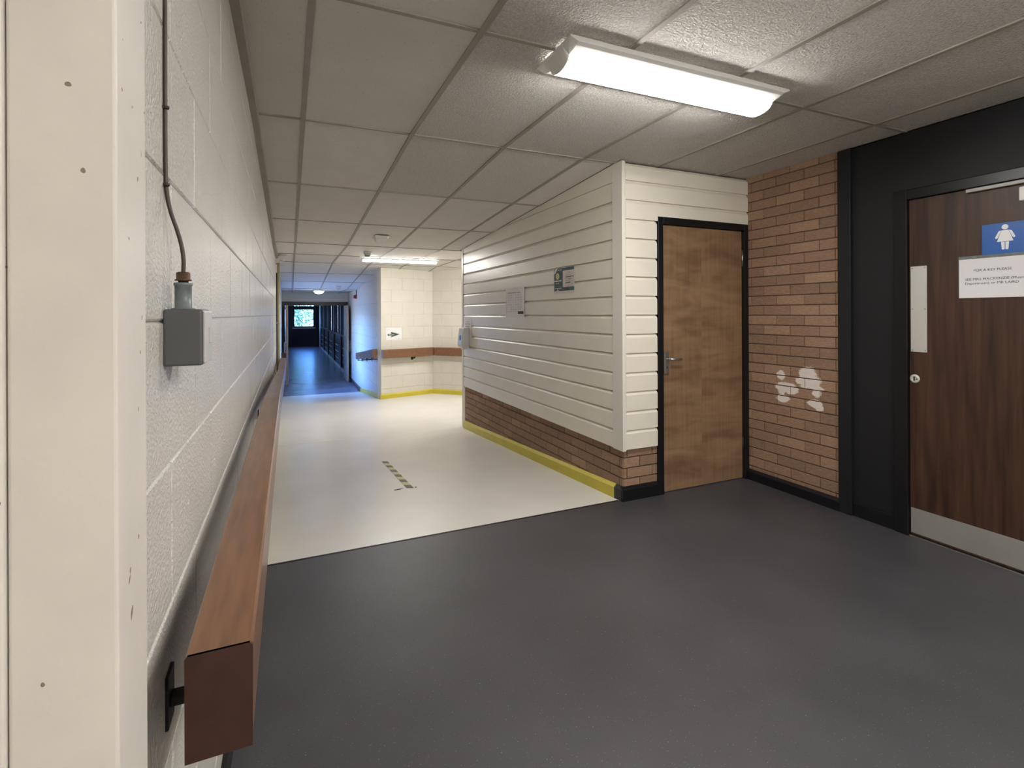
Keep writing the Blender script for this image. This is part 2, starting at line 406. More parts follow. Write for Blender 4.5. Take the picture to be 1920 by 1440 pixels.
for j in range(len(GY)-1):
    y0, y1 = GY[j], GY[j+1]
    for i in range(len(GX)-1):
        x0, x1 = GX[i], GX[i+1]
        xmin = -0.20 if y0 > 0 else -0.35
        if y0 < 2.9: xmax = 3.38
        elif y0 < 6.5: xmax = 2.145
        elif y0 < 8.9: xmax = 6.0
        else: xmax = 1.53 if y0 > 9.1 else 4.2
        x0, x1 = max(x0, xmin), min(x1, xmax)
        if x1-x0 < 0.03: continue
        tile(x0, x1, y0, y1, y0 < 2 and x0 > 0.6 or (y0 < 3.5 and x0 > 0.6 and x0 < 1.8 and y0 > 1.5))
for i, x in enumerate(GX):       # long runners: bend with the ceiling
    yend = 3.0 if 2.2 < x < 3.4 else (15.0 if x < 1.5 else 9.6)
    y0 = -3.0 if x < 3.38 else 6.6
    if 2.2 < x < 3.4: segs = [(-3.0, 3.0), (6.6, 9.6)]
    else: segs = [(y0, yend)]
    for (a, e) in segs:
        mb = Mesh(); cuts = sorted([c for c in (3.0, 6.6, 9.0, 12.6) if a < c < e]+[a, e])
        for p, q in zip(cuts, cuts[1:]): mb.box(x-0.012, x+0.012, p, q, zc(p), zc(p)+0.02, zc(q), zc(q)+0.02)
        mb.build('grid_bar', 'grid', ceil)
for y in GY:
    if y > 14.5: continue
    x1 = 3.37 if y < 3.05 else (2.14 if y < 6.5 else (6.0 if y < 9.05 else 1.52))
    mb = Mesh(); mb.box(-0.17 if y > 0.5 else -0.35, x1, y-0.010, y+0.010, zc(y)+0.0004, zc(y)+0.018); mb.build('grid_bar', 'grid', ceil)

# ================================================================== LEFT WALL
FL = Frame((XL, 0.0), (0, 1))
mb = Mesh()
holesL = [(8.3, 9.2, -0.5, 1.93), (11.2, 12.9, -0.02, 1.50)]
for (a, b, z0, z1) in [(0.60, 8.3, -0.35, 2.45), (8.3, 9.2, 1.93, 2.45), (9.2, 11.2, -0.6, 2.45), (11.2, 12.9, -0.7, -0.02), (11.2, 12.9, 1.50, 2.4), (12.9, 31.0, -0.7, 2.2)]:
    FL.box(mb, a, b, -0.25, -0.004, z0, z1)
wl = struct(mb, 'wall_left', 'wall_paint', 'glossy cream painted blockwork wall along the left side', 'wall')
courses(wl, FL, 0.62, 8.3, zf, zc, 0.195-0.45, 0.45, 0.225, 0.003, 0.007, 0.003, 'wall_paint', 'block', off=0.12, d=-0.006, jit=0.0006)
courses(wl, FL, 9.2, 14.9, zf, zc, 0.195-0.675, 0.45, 0.225, 0.004, 0.007, 0.003, 'wall_paint', 'block', off=0.12, d=-0.006, holes=[holesL[1]])
# batten covering the wall head
mb = Mesh()
cuts = [0.56, 3.0, 6.6, 8.2]
for p, q in zip(cuts, cuts[1:]): mb.box(XL-0.01, XL+0.032, p, q, zc(p)-0.055, zc(p)+0.004, zc(q)-0.055, zc(q)+0.004)
struct(mb, 'trim_3', 'grid', 'greyish batten where the left wall meets the ceiling', 'trim')
mb = Mesh()
mb.box(XL-0.01, XL+0.014, 0.66, 2.96, 0.0, 0.10)
struct(mb, 'baseboard_left', 'black_gloss', 'black skirting at the foot of the left wall', 'baseboard')
mb = Mesh()
for p, q in ((2.96, 6.5), (6.5, 8.22)): mb.box(XL-0.01, XL+0.014, p, q, zf(p), zf(p)+0.10, zf(q), zf(q)+0.10)
mb.box(XL-0.01, XL+0.014, 9.28, 12.1, zf(9.35), zf(9.35)+0.10, zf(12.1), zf(12.1)+0.10)
struct(mb, 'baseboard_left', 'yellow', 'yellow skirting down the left side of the ramp', 'baseboard')
# painted timber post right beside the camera
post = thing('trim_4', (-0.18, 0.6, 0), 'scuffed cream painted timber post filling the left edge of the view', 'post', kind='structure')
mb = Mesh(); mb.box(-0.216, -0.1405, 0.555, 0.655, 0, 2.40); mb.build('post_board', 'post_paint', post, 0.003, 3)
mb = Mesh(); mb.box(-0.33, -0.2168, 0.551, 0.655, 0, 2.40); mb.build('post_bead', 'post_paint', post, 0.004, 3)
mb = Mesh(); mb.box(-0.181, -0.1715, 0.655, 0.658, 0, 2.39); mb.build('seam', 'grid', post)
# plain walls out of sight behind the camera
mb = Mesh(); mb.box(-0.6, -0.33, -4.0, 0.62, 0, 2.45); struct(mb, 'wall_left', 'plain_paint', 'plain cream wall on the left behind the post', 'wall')
mb = Mesh(); mb.box(-0.6, 3.7, -4.1, -3.9, 0, 2.45); struct(mb, 'wall_back', 'plain_paint', 'plain cream wall closing the lobby', 'wall')

# doorway in the left wall on the landing (dark frame, closed dark door, slim white seal)
d3 = thing('door_3', (XL, 8.75, zf(8.7)), 'dark framed doorway in the left wall on the landing', 'door', kind='structure')
mb = Mesh()
FL.box(mb, 8.24, 8.33, -0.12, 0.028, -0.21, 1.95); FL.box(mb, 9.17, 9.26, -0.12, 0.028, -0.21, 1.95); FL.box(mb, 8.33, 9.17, -0.12, 0.028, 1.86, 1.95)
mb.build('door_frame', 'black_gloss', d3, 0.003)
mb = Mesh(); FL.box(mb, 8.335, 9.165, -0.07, -0.025, -0.20, 1.855); mb.build('door_leaf', 'black_matt', d3)
mb = Mesh(); FL.box(mb, 8.60, 8.66, -0.025, -0.004, -0.02, 1.80); mb.build('glazing_strip', 'white_plastic', d3)
# daylight window further down
w1 = thing('window_1', (XL, 12.05, -0.02), 'tall window in the left wall letting blue daylight onto the lower ramp', 'window', kind='structure')
mb = Mesh()
for (a, b, z0, z1) in [(11.2, 11.26, -.02, 1.5), (12.84, 12.9, -.02, 1.5), (12.02, 12.08, .04, 1.44), (11.26, 12.84, -.02, .04), (11.26, 12.84, 1.44, 1.5)]:
    FL.box(mb, a, b, -0.14, -0.06, z0, z1)
mb.build('window_frame', 'white_plastic', w1, 0.003)
for (a, b) in ((11.26, 12.02), (12.08, 12.84)):
    mb = Mesh(); FL.box(mb, a, b, -0.103, -0.097, .04, 1.44); mb.build('pane', 'glass', w1)
mb = Mesh(); FL.box(mb, 11.18, 12.92, -0.10, 0.02, -0.04, -0.018); mb.build('window_sill', 'white_plastic', w1, 0.003)

# ================================================================== CLAD PARTITION
# brick base and cladding boards on the long face (runs back along the ramp) and the short face beside the door
FC = Frame((XC+0.028, 6.48), (0, -1))                # brick face of the long side; u=0 at far end
Lc = 6.48-(YD)
mb = Mesh()
mb.box(XC+0.036, XC+0.16, YD+0.01, 6.47, -0.4, 2.5)   # core of the long side
wc = struct(mb, 'wall_clad', 'mortar', 'long partition clad in cream boards over a brick base beside the ramp', 'wall')
Lf = lambda u: zf(6.48-u); Lz = lambda u: zc(6.48-u)-0.0
courses(wc, FC, 0.0, Lc, Lf, lambda u: 0.375, -0.225, 0.225, 0.075, 0.0075, 0.012, 0.002, 'brick', 'brick', ju=0.006, off=0.215-0.11, d=-0.012, jit=0.001)
FB = Frame((XC, 6.48), (0, -1))                      # board face: boards stand proud of the brick
def board(parent, fr, u0, u1, z0, h, t=0.020, m='board_paint', zt=None):
    """one shiplap board: square foot, splayed top edge"""
    prof = [(-0.022, 0.0), (0.0, 0.0), (0.0, h-0.026), (-0.013, h-0.007), (-0.022, h-0.007)]
    mb = Mesh(); pts0 = [fr.p(u0, d, z0+z) for d, z in prof]; n = len(prof)
    if zt is None: pts1 = [fr.p(u1, d, z0+z) for d, z in prof]
    mb.add(pts0+pts1, [(j, (j+1) % n, n+(j+1) % n, n+j) for j in range(n)]+[tuple(range(n-1, -1, -1)), tuple(range(n, 2*n))])
    return mb.build('board', m, parent)
BH = 0.1365; Z0 = 0.363
def trimmed_board(parent, fr, u0, u1, z, h, zceil):
    # where the sloping ceiling crosses a board, cut its length so that it ends under the ceiling
    if z+h <= min(zceil(u0), zceil(u1)): board(parent, fr, u0, u1, z, h); return
    hh = min(zceil(u0), zceil(u1), z+h)-z
    # slices under the slope
    n = 10
    mb = Mesh()
    for i in range(n):
        a = u0+(u1-u0)*i/n; b = u0+(u1-u0)*(i+1)/n
        t0 = min(z+h-0.004, zceil(a)); t1 = min(z+h-0.004, zceil(b))
        if t0 <= z+0.004 and t1 <= z+0.004: continue
        fr.box(mb, a, b, -0.022, 0.0, z, max(t0, z+0.001), z, max(t1, z+0.001))
    if mb.v: mb.build('board', 'board_paint', parent)
for k in range(15):
    trimmed_board(wc, FB, 0.05, Lc-0.075, Z0+k*BH, BH, lambda u: zc(6.48-u))
mb = Mesh(); FB.box(mb, Lc-0.072, Lc+0.047, -0.022, 0.005, Z0-0.004, 2.398); mb.build('corner_board', 'trim_paint', wc, 0.002)
mb = Mesh(); FB.box(mb, 0.0, 0.045, -0.04, 0.006, 0.34, 2.19); mb.build('corner_board', 'trim_paint', wc, 0.002)
mb = Mesh(); FB.box(mb, 0.05, Lc-0.07, -0.03, -0.016, Z0+0.01, 2.185); mb.build('backing', 'board_paint', wc)

FS = Frame((XC, YD), (1, 0))                         # short face (brick plane at d=0)
mb = Mesh(); mb.box(XC+0.036, 2.46, YD+0.012, YD+0.13, 0, 2.45); mb.box(2.46, XR+0.05, YD+0.012, YD+0.13, 2.03, 2.45)
ws = struct(mb, 'wall_front', 'mortar', 'short partition face with cream boards around the plain wooden door', 'wall')
courses(ws, FS, 0.030, 0.335, lambda u: 0.0, lambda u: 0.375, -0.0, 0.225, 0.075, 0.0075, 0.012, 0.002, 'brick', 'brick', ju=0.006, off=0.255, d=-0.008, jit=0.001)
FSB = Frame((XC, YD-0.025), (1, 0))
for k in range(15):
    z = Z0+k*BH; h = min(BH, 2.40-z)
    if h < 0.03: continue
    board(ws, FSB, 0.042, 0.318 if z+h < 2.06 else XR-XC, z, h)
mb = Mesh(); FSB.box(mb, 0.0055, 0.040, -0.022, 0.004, Z0-0.004, 2.398); mb.build('corner_board', 'trim_paint', ws, 0.002)
mb = Mesh(); FSB.box(mb, 0.04, 0.31, -0.035, -0.016, Z0+0.01, 2.395); FSB.box(mb, 0.31, XR-XC, -0.035, -0.016, 2.03, 2.395); mb.build('backing', 'board_paint', ws)
# skirtings: yellow along the ramp, black round the corner
def skirt(name, m, fr, segs, label, h=0.10, t=0.022):
    mb = Mesh()
    for (a, b, za, zb) in segs:
        pr = [(-0.004, 0), (t, 0), (t, h-0.022), (0.003, h), (-0.004, h)]; n = 5
        p0 = [fr.p(a, d, za+z) for d, z in pr]; p1 = [fr.p(b, d, zb+z) for d, z in pr]
        mb.add(p0+p1, [(j, (j+1) % n, n+(j+1) % n, n+j) for j in range(n)]+[tuple(range(n-1, -1, -1)), tuple(range(n, 2*n))])
    return struct(mb, name, m, label, 'baseboard')
FK = Frame((XC+0.026, 6.48), (0, -1))
skirt('baseboard_right', 'yellow', FK, [(0.0, 6.48-3.03, zf(6.48), zf(3.03))], 'yellow skirting sloping down the foot of the clad partition')
skirt('baseboard_front', 'black_gloss', FK, [(6.48-3.03, Lc+0.012, zf(3.03), 0)], 'short black skirting on the ramp side of the partition corner')
skirt('baseboard_front', 'black_gloss', Frame((XC, YD-0.004), (1, 0)), [(0.006, 0.325, 0, 0)], 'black skirting between the partition corner and plain door')

# ================================================================== PLAIN WOODEN DOOR
d1 = thing('door_1', (2.92, YD, 0), 'plain light wood veneer door in a black frame', 'door', kind='structure')
mb = Mesh()
for (a, b, z0, z1) in [(2.462, 2.510, 0, 2.035), (3.328, 3.372, 0, 2.035), (2.510, 3.328, 1.985, 2.035)]: mb.box(a, b, YD-0.028, YD+0.10, z0, z1)
mb.build('door_frame', 'black_gloss', d1, 0.003)
mb = Mesh(); mb.box(2.513, 3.325, YD, YD+0.04, 0.006, 1.981); leaf1 = mb.build('door_leaf', 'veneer_light', d1, 0.0015)
hd = Mesh(); hd.box(2.532, 2.574, YD-0.011, YD, 0.878, 1.043); hd = hd.build('handle_plate', 'steel', leaf1, 0.003)
mb = Mesh(); mb.tube([(2.553, YD-0.010, 0.990), (2.553, YD-0.050, 0.990)], 0.0085); mb.tube([(2.549, YD-0.050, 0.990), (2.60, YD-0.052, 0.989), (2.660, YD-0.048, 0.986)], 0.0085)
mb.build('door_handle', 'steel', leaf1)
mb = Mesh(); mb.tube([(2.554, YD-0.0125, 0.930), (2.554, YD-0.0105, 0.930)], 0.0045); mb.box(2.552, 2.556, YD-0.0125, YD-0.0105, 0.915, 0.930); mb.build('keyhole', 'ink', leaf1)
for z in (1.70, 0.20):
    mb = Mesh(); mb.tube([(3.3265, YD-0.006, z), (3.3265, YD-0.006, z+0.13)], 0.006); mb.build('hinge', 'steel' if z > 1 else 'black_matt', d1)
mb = Mesh(); mb.box(2.47, 3.37, YD+0.05, YD+0.06, 0, 2.03); struct(mb, 'wall_front', 'black_matt', 'dark backing behind the plain door', 'wall')

# ================================================================== BRICK WALL AND DARK DOORWAY (right)
FR = Frame((XR, YD), (0, -1))                        # u = YD - y
mb = Mesh(); FR.box(mb, -0.1, 0.78, -0.2, -0.004, 0, 2.45); 
wr = struct(mb, 'wall_right', 'mortar', 'brown brick wall between the plain door and the black door surround', 'wall')
courses(wr, FR, 0.0, YD-2.20, lambda u: 0.0, lambda u: 2.41, 0.033, 0.225, 0.075, 0.0070, 0.012, 0.002, 'brick_daubed', 'brick', ju=0.005, off=0.055, d=-0.010, jit=0.0010)
skirt('baseboard_right', 'black_gloss', Frame((XR+0.002, YD), (0, -1)), [(0.03, YD-2.19, 0, 0)], 'black skirting under the brown brick wall', h=0.085)
d2 = thing('door_2', (XR, 1.36, 0), 'dark wood toilet door in a black surround', 'door', kind='structure')
FD = Frame((XR, 2.20), (0, -1))                      # u = 2.20 - y
mb = Mesh(); FD.box(mb, 0.0, 0.085, -0.10, 0.018, 0, 2.40); mb.build('post', 'black_matt', d2, 0.003)
mb = Mesh(); FD.box(mb, 0.085, 0.335, -0.10, -0.012, 0.09, 2.40); mb.build('side_panel', 'black_matt', d2)
mb = Mesh(); FD.box(mb, 0.085, 0.335, -0.10, 0.004, 0.0, 0.09); mb.build('plinth', 'black_gloss', d2, 0.004)
mb = Mesh(); FD.box(mb, 0.335, 0.410, -0.10, 0.012, 0, 2.055); FD.box(mb, 1.275, 1.35, -0.10, 0.012, 0, 2.055); FD.box(mb, 0.410, 1.275, -0.10, 0.012, 1.995, 2.055)
mb.build('door_frame', 'black_gloss', d2, 0.004)
mb = Mesh(); FD.box(mb, 0.335, 1.35, -0.10, -0.004, 2.055, 2.40); mb.build('header_panel', 'black_matt', d2)
mb = Mesh(); FD.box(mb, 0.412, 1.273, -0.055, -0.010, 0.012, 1.993); leaf2 = mb.build('door_leaf', 'veneer_dark', d2, 0.0015)
mb = Mesh(); FD.box(mb, 0.416, 1.270, -0.011, -0.0075, 0.022, 0.170); mb.build('kick_plate', 'kick', leaf2, 0.001)
pp = Mesh(); FD.box(pp, 0.420, 0.503, -0.011, -0.0065, 1.094, 1.598); pp = pp.build('push_plate', 'alu', leaf2, 0.001)
for u in (0.429, 0.494):
    for z in (1.105, 1.346, 1.587):
        mb = Mesh(); mb.lathe(FD.p(u, -0.0070, z), (FD.n[0], FD.n[1], 0), [(0.004, 0), (0.004, 0.0012), (0.0025, 0.002)], 10); mb.build('screw', 'kick', leaf2)
es = Mesh(); es.lathe(FD.p(0.440, -0.010, 0.935), (FD.n[0], FD.n[1], 0), [(0.026, 0), (0.026, 0.004), (0.022, 0.007), (0.012, 0.007), (0.010, 0.005)], 28); es.build('lock_rose', 'alu', leaf2)
mb = Mesh(); FD.box(mb, 0.434, 0.442, -0.006, -0.0025, 0.922, 0.948); FD.box(mb, 0.448, 0.456, -0.006, -0.0025, 0.930, 0.936); mb.build('key_slot', 'ink', leaf2)
mb = Mesh(); FD.box(mb, 0.412, 1.273, -0.10, 0.004, 0.0, 0.007); mb.build('threshold', 'steel', d2, 0.001)
# closer: slide rail on the frame head and the body on the leaf
cl = Mesh(); FD.box(cl, 0.695, 1.20, -0.010, 0.012, 1.972, 1.992); cl.build('closer_rail', 'kick', d2, 0.003)
cl = Mesh(); FD.box(cl, 0.925, 1.17, -0.010, 0.045, 1.880, 1.950); cl.build('door_closer', 'white_plastic', leaf2, 0.006)
mb = Mesh(); FD.box(mb, 1.35, 6.3, -0.2, 0.0, 0, 2.45); struct(mb, 'wall_right', 'plain_paint', 'plain wall beyond the dark toilet door', 'wall')
mb = Mesh(); FD.box(mb, 0.0, 1.36, -0.2, -0.11, 0, 2.45); struct(mb, 'wall_right', 'black_matt', 'dark backing behind the toilet door', 'wall')

# signs on the toilet door
def text_mesh(parent, name, txt, fr, u, z, d, size, m, align='LEFT', sx=1.0, bold=0.0):
    cu = bpy.data.curves.new('lettering', 'FONT'); cu.body = txt; cu.size = size; cu.align_x = align; cu.extrude = 0.0002; cu.offset = bold
    cu.resolution_u = 2
    to = bpy.data.objects.new('tmp', cu); COL.objects.link(to)
    me = bpy.data.meshes.new_from_object(to); bpy.data.objects.remove(to)
    loc = WL[parent.name]
    vs = [tuple(fr.p(u+v.co.x*sx, d+v.co.z+0.0002, z+v.co.y)-loc) for v in me.vertices]
    m2 = bpy.data.meshes.new(name); m2.from_pydata(vs, [], [tuple(p.vertices) for p in me.polygons]); m2.materials.append(M[m]); m2.update()
    bpy.data.meshes.remove(me)
    o = bpy.data.objects.new(name, m2); COL.objects.link(o); o.parent = parent; WL[o.name] = loc.copy()
    return o
S = -0.0095
sg = thing('toilet_sign', FD.p(0.855, S, 1.64), 'blue square sign with a white woman figure on the dark door', 'sign')
mb = Mesh(); FD.box(mb, 0.758, 0.950, S, S+0.003, 1.630, 1.789); plate = mb.build('sign_plate', 'sign_blue', sg, 0.001)
def flat(parent, name, fr, pts, d, t, m, label=None):
    n = len(pts); mb = Mesh()
    mb.add([fr.p(u, d, z) for u, z in pts]+[fr.p(u, d+t, z) for u, z in pts], [tuple(range(n)), tuple(range(2*n-1, n-1, -1))]+[(j, n+j, n+(j+1) % n, (j+1) % n) for j in range(n)])
    o = mb.build(name, m, parent)
    if label: o['label'] = label
    return o
cu_, S2 = 0.853, S+0.003
head = [(cu_+0.0135*math.cos(a*math.pi/10), 1.766+0.0135*math.sin(a*math.pi/10)) for a in range(20)]
flat(sg, 'figure_head', FD, head, S2, 0.0008, 'sign_white')
flat(sg, 'figure_dress', FD, [(cu_-0.013, 1.750), (cu_+0.013, 1.750), (cu_+0.019, 1.735), (cu_+0.033, 1.692), (cu_-0.033, 1.692), (cu_-0.019, 1.735)], S2, 0.0008, 'sign_white')
for s in (-1, 1):
    flat(sg, 'figure_arm', FD, [(cu_+s*0.015, 1.750), (cu_+s*0.026, 1.746), (cu_+s*0.041, 1.713), (cu_+s*0.036, 1.708), (cu_+s*0.030, 1.711), (cu_+s*0.0205, 1.735)][::s], S2, 0.0008, 'sign_white')
    flat(sg, 'figure_leg', FD, [(cu_+s*0.0015, 1.690), (cu_+s*0.0015, 1.653), (cu_+s*0.005, 1.650), (cu_+s*0.013, 1.651), (cu_+s*0.016, 1.690)][::s], S2, 0.0008, 'sign_white')
kn = thing('key_notice', FD.p(0.80, S, 1.41), 'white printed notice in a plastic sleeve below the blue sign', 'notice')
mb = Mesh(); FD.box(mb, 0.657, 0.956, S+0.0035, S+0.0043, 1.404, 1.614); mb.build('paper_sheet', 'paper', kn)
mb = Mesh(); FD.box(mb, 0.656, 0.957, S+0.0034, S+0.0046, 1.615, 1.630); mb.build('sleeve_strip', 'adapter', kn)
T = S+0.0044
text_mesh(kn, 'lettering', 'FOR A KEY PLEASE', FD, 0.722, 1.545, T, 0.0185, 'ink', sx=1.03)
text_mesh(kn, 'lettering', 'SEE MRS MACKENZIE (Music', FD, 0.684, 1.498, T, 0.0175, 'ink', sx=1.14)
text_mesh(kn, 'lettering', 'Department) or MR LAIRD', FD, 0.684, 1.476, T, 0.0175, 'ink', sx=1.14)

# ================================================================== CEILING LIGHTS
def ceiling_light(cx, cy, label, zz, w=0.145, L=1.21, k=1.0, dm='diffuser'):
    t = thing('ceiling_light', (cx, cy, zz), label, 'ceiling light', 'long ceiling strip lights')
    x0, x1 = cx-L/2, cx+L/2
    hs = Mesh()    # winged tray, open in the middle for the bulging diffuser
    n = 14; e = 0.034; hwd = w*0.52
    def prof(kind):
        if kind == 0: mid = [(-hwd*math.cos(math.pi*i/n), -0.012*k) for i in range(n+1)]
        else: mid = [(-hwd*math.cos(math.pi*i/n), -0.040*k-0.037*k*math.sin(math.pi*i/n)) for i in range(n+1)]
        return [(-w, 0), (-w, -0.020*k if kind else -0.006*k), (-w*0.88, -0.027*k if kind else -0.008*k)]+mid+[(w*0.88, -0.027*k if kind else -0.008*k), (w, -0.020*k if kind else -0.006*k), (w, 0)]
    def fr_(x, kind): return [(x, cy+a, zz+b) for a, b in prof(kind)]
    m_ = len(prof(0))
    for (xa, xb) in ((x0, x0+e), (x1, x1-e)):       # sloping end pieces
        cp = Mesh(); cp.add(fr_(xa, 0)+fr_(xb, 1), [(j, (j+1) % m_, m_+(j+1) % m_, m_+j) for j in range(m_)]+[tuple(range(m_))])
        cp.build('end_cap', 'white_plastic', t)
    for s_ in (-1, 1):
        q = [(s_*w, 0), (s_*w, -0.020*k), (s_*w*0.88, -0.027*k), (s_*hwd, -0.040*k), (s_*hwd*0.9, -0.040*k), (s_*hwd*0.9, 0)]
        hs = Mesh(); hs.sweep(q, [((x0+e, cy, zz), (0, 1, 0), (0, 0, 1)), ((x1-e, cy, zz), (0, 1, 0), (0, 0, 1))]); hs.build('housing', 'white_plastic', t)
    df = Mesh(); arc = [(-hwd*0.99*math.cos(math.pi*i/n), -0.040*k-0.036*k*math.sin(math.pi*i/n)) for i in range(n+1)]
    df.sweep(arc, [((x0+e+0.001, cy, zz), (0, 1, 0), (0, 0, 1)), ((x1-e-0.001, cy, zz), (0, 1, 0), (0, 0, 1))], closed=True, caps=False, smooth=True)
    df.build('diffuser', dm, t)
    return t
ceiling_light(1.595, 1.815, 'large glowing strip light with curved diffuser on the near ceiling', 2.399)
ceiling_light(1.60, 7.95, 'smaller looking distant strip light over the landing', 2.189, w=0.10, k=0.7, dm='diffuser_far')
ceiling_light(1.45, -0.6, 'strip light just behind the viewpoint over the dark lobby floor', 2.399, dm='diffuser_back')
ceiling_light(1.45, -2.8, 'strip light near the lobby end wall behind the viewpoint', 2.399, dm='diffuser_back')
ceiling_light(3.7, 7.95, 'strip light round the corner over the side passage', 2.189, w=0.10, k=0.7, dm='diffuser_far')
bk = thing('bulkhead_light', (0.67, 13.2, 1.93), 'small round white bulkhead lamp before the far double doors', 'ceiling light')
mb = Mesh(); mb.lathe((0.67, 13.2, 1.93), (0, 0, -1), [(0.14, 0), (0.14, 0.02), (0.12, 0.03)], 28); mb.build('base', 'white_plastic', bk)
mb = Mesh(); mb.lathe((0.67, 13.2, 1.93), (0, 0, -1), [(0.115, 0.028), (0.105, 0.055), (0.075, 0.080), (0.03, 0.092)], 28); mb.build('diffuser', 'bulkhead', bk)

def detector(x, y, label, name='smoke_detector', s=1.0):
    z = zc(y)
    t = thing(name, (x, y, z), label, 'smoke detector')
    mb = Mesh(); mb.lathe((x, y, z), (0, 0, -1), [(0.055*s, 0), (0.055*s, 0.025), (0.050*s, 0.03)], 24); mb.build('base', 'white_plastic', t)
    mb = Mesh(); mb.lathe((x, y, z), (0, 0, -1), [(0.048*s, 0.028), (0.036*s, 0.055), (0.020*s, 0.058)], 24); mb.build('head', 'grey_plastic', t)
    mb = Mesh(); mb.lathe((x, y, z), (0, 0, -1), [(0.034*s, 0.056), (0.030*s, 0.062)], 20); mb.build('vent', 'ink', t)
detector(0.99, 7.15, 'round smoke detector beside the landing strip light')
detector(1.03, 12.1, 'tiny distant smoke detector before the far double doors')
ms = thing('motion_sensor', (0.98, 5.95, zc(5.95)), 'white wedge shaped sensor with amber light on the sloping ceiling', 'sensor')
z = zc(5.95)
mb = Mesh(); mb.add([(0.90,5.86,z),(1.06,5.86,z),(1.06,6.06,z),(0.90,6.06,z),(0.90,5.86,z-.008),(1.06,5.86,z-.008),(1.00,5.97,z-.085),(0.93,5.97,z-.085),(1.06,6.06,z-.008),(0.90,6.06,z-.008)],
                    [(0,1,2,3),(0,4,5,1),(4,7,6,5),(1,5,6,8,2),(0,3,9,7,4),(3,2,8,9),(9,8,6,7)]); mb.build('body', 'white_plastic', ms)
mb = Mesh(); mb.lathe((1.045, 5.88, z-0.010), (0, 0, -1), [(0.010, 0), (0.010, 0.008), (0.004, 0.013)], 12); mb.build('indicator', 'led', ms)
ms = thing('motion_sensor', (-0.07, 8.0, 2.13), 'white angled sensor high on the left wall over the landing', 'sensor')
mb = Mesh(); mb.add([(-.175,7.93,2.06),(-.175,8.07,2.06),(-.175,8.07,2.175),(-.175,7.93,2.175),(-.055,7.95,2.11),(-.055,8.05,2.11),(-.035,8.05,2.175),(-.035,7.95,2.175)],
                    [(0,1,5,4),(4,5,6,7),(7,6,2,3),(0,4,7,3),(1,2,6,5),(0,3,2,1)]); mb.build('body', 'white_plastic', ms, 0.004)
mb = Mesh(); mb.box(-0.12, -0.08, 7.925, 7.945, 2.09, 2.11); mb.build('lens', 'grey_plastic', ms)

# ================================================================== CONDUIT BOX ON LEFT WALL
cb = thing('cable_outlet_box', (XL, 0.94, 1.29), 'grey square conduit box on the near left wall', 'junction box')
mb = Mesh(); mb.box(XL+0.001, -0.122, 0.905, 0.978, 1.252, 1.339); bx = mb.build('box_body', 'box_grey', cb, 0.004, 3)
mb = Mesh(); mb.box(-0.1225, -0.118, 0.908, 0.975, 1.255, 1.336); mb.build('cover', 'grey_plastic', cb, 0.002)
mb = Mesh(); mb.box(-0.119, -0.114, 0.936, 0.946, 1.285, 1.310); mb.build('switch', 'grey_plastic', cb, 0.001)
mb = Mesh(); mb.lathe((-0.1505, 0.925, 1.339), (0, 0, 1), [(0.0165, 0), (0.0165, 0.001), (0.0115, 0.002), (0.0115, 0.036), (0.0128, 0.037), (0.0128, 0.041)], 24); mb.build('conduit_adapter', 'adapter', cb)
mb = Mesh(); mb.lathe((-0.1505, 0.925, 1.380), (0, 0, 1), [(0.007, 0), (0.007, 0.003), (0.0115, 0.0032), (0.0115, 0.005), (0.0095, 0.006), (0.0095, 0.0155), (0.007, 0.017)], 12); mb.build('cable_gland', 'gland', cb)
cab = thing('cable', (XL, 0.92, 1.4), 'thin brown cable clipped down the near left wall into the grey box', 'cable')
pts = [(-0.1505, 0.925, 1.394), (-0.150, 0.925, 1.415), (-0.1525, 0.925, 1.437), (-0.158, 0.922, 1.462), (-0.165, 0.918, 1.487), (-0.1695, 0.915, 1.515), (-0.171, 0.914, 1.56), (-0.171, 0.914, 1.75), (-0.1712, 0.914, 2.0), (-0.171, 0.912, 2.39)]
sm = []
for i in range(len(pts)-1):
    a = Vector(pts[max(i-1, 0)]); b = Vector(pts[i]); c = Vector(pts[i+1]); d = Vector(pts[min(i+2, len(pts)-1)])
    for q in range(6):
        t = q/6; sm.append(0.5*((2*b)+(c-a)*t+(2*a-5*b+4*c-d)*t*t+(3*b-a-3*c+d)*t**3))
sm.append(Vector(pts[-1]))
mb = Mesh(); mb.tube(sm, 0.0030, 10); mb.build('cable_run', 'cable', cab)
for zz in (1.528, 1.645, 1.90, 2.2):
    mb = Mesh(); mb.box(-0.1755, -0.1662, 0.9085, 0.9145, zz-0.002, zz+0.002); mb.tube([(-0.172, 0.9095, zz), (-0.165, 0.9095, zz)], 0.0022, 8); mb.build('cable_clip', 'cable', cab)

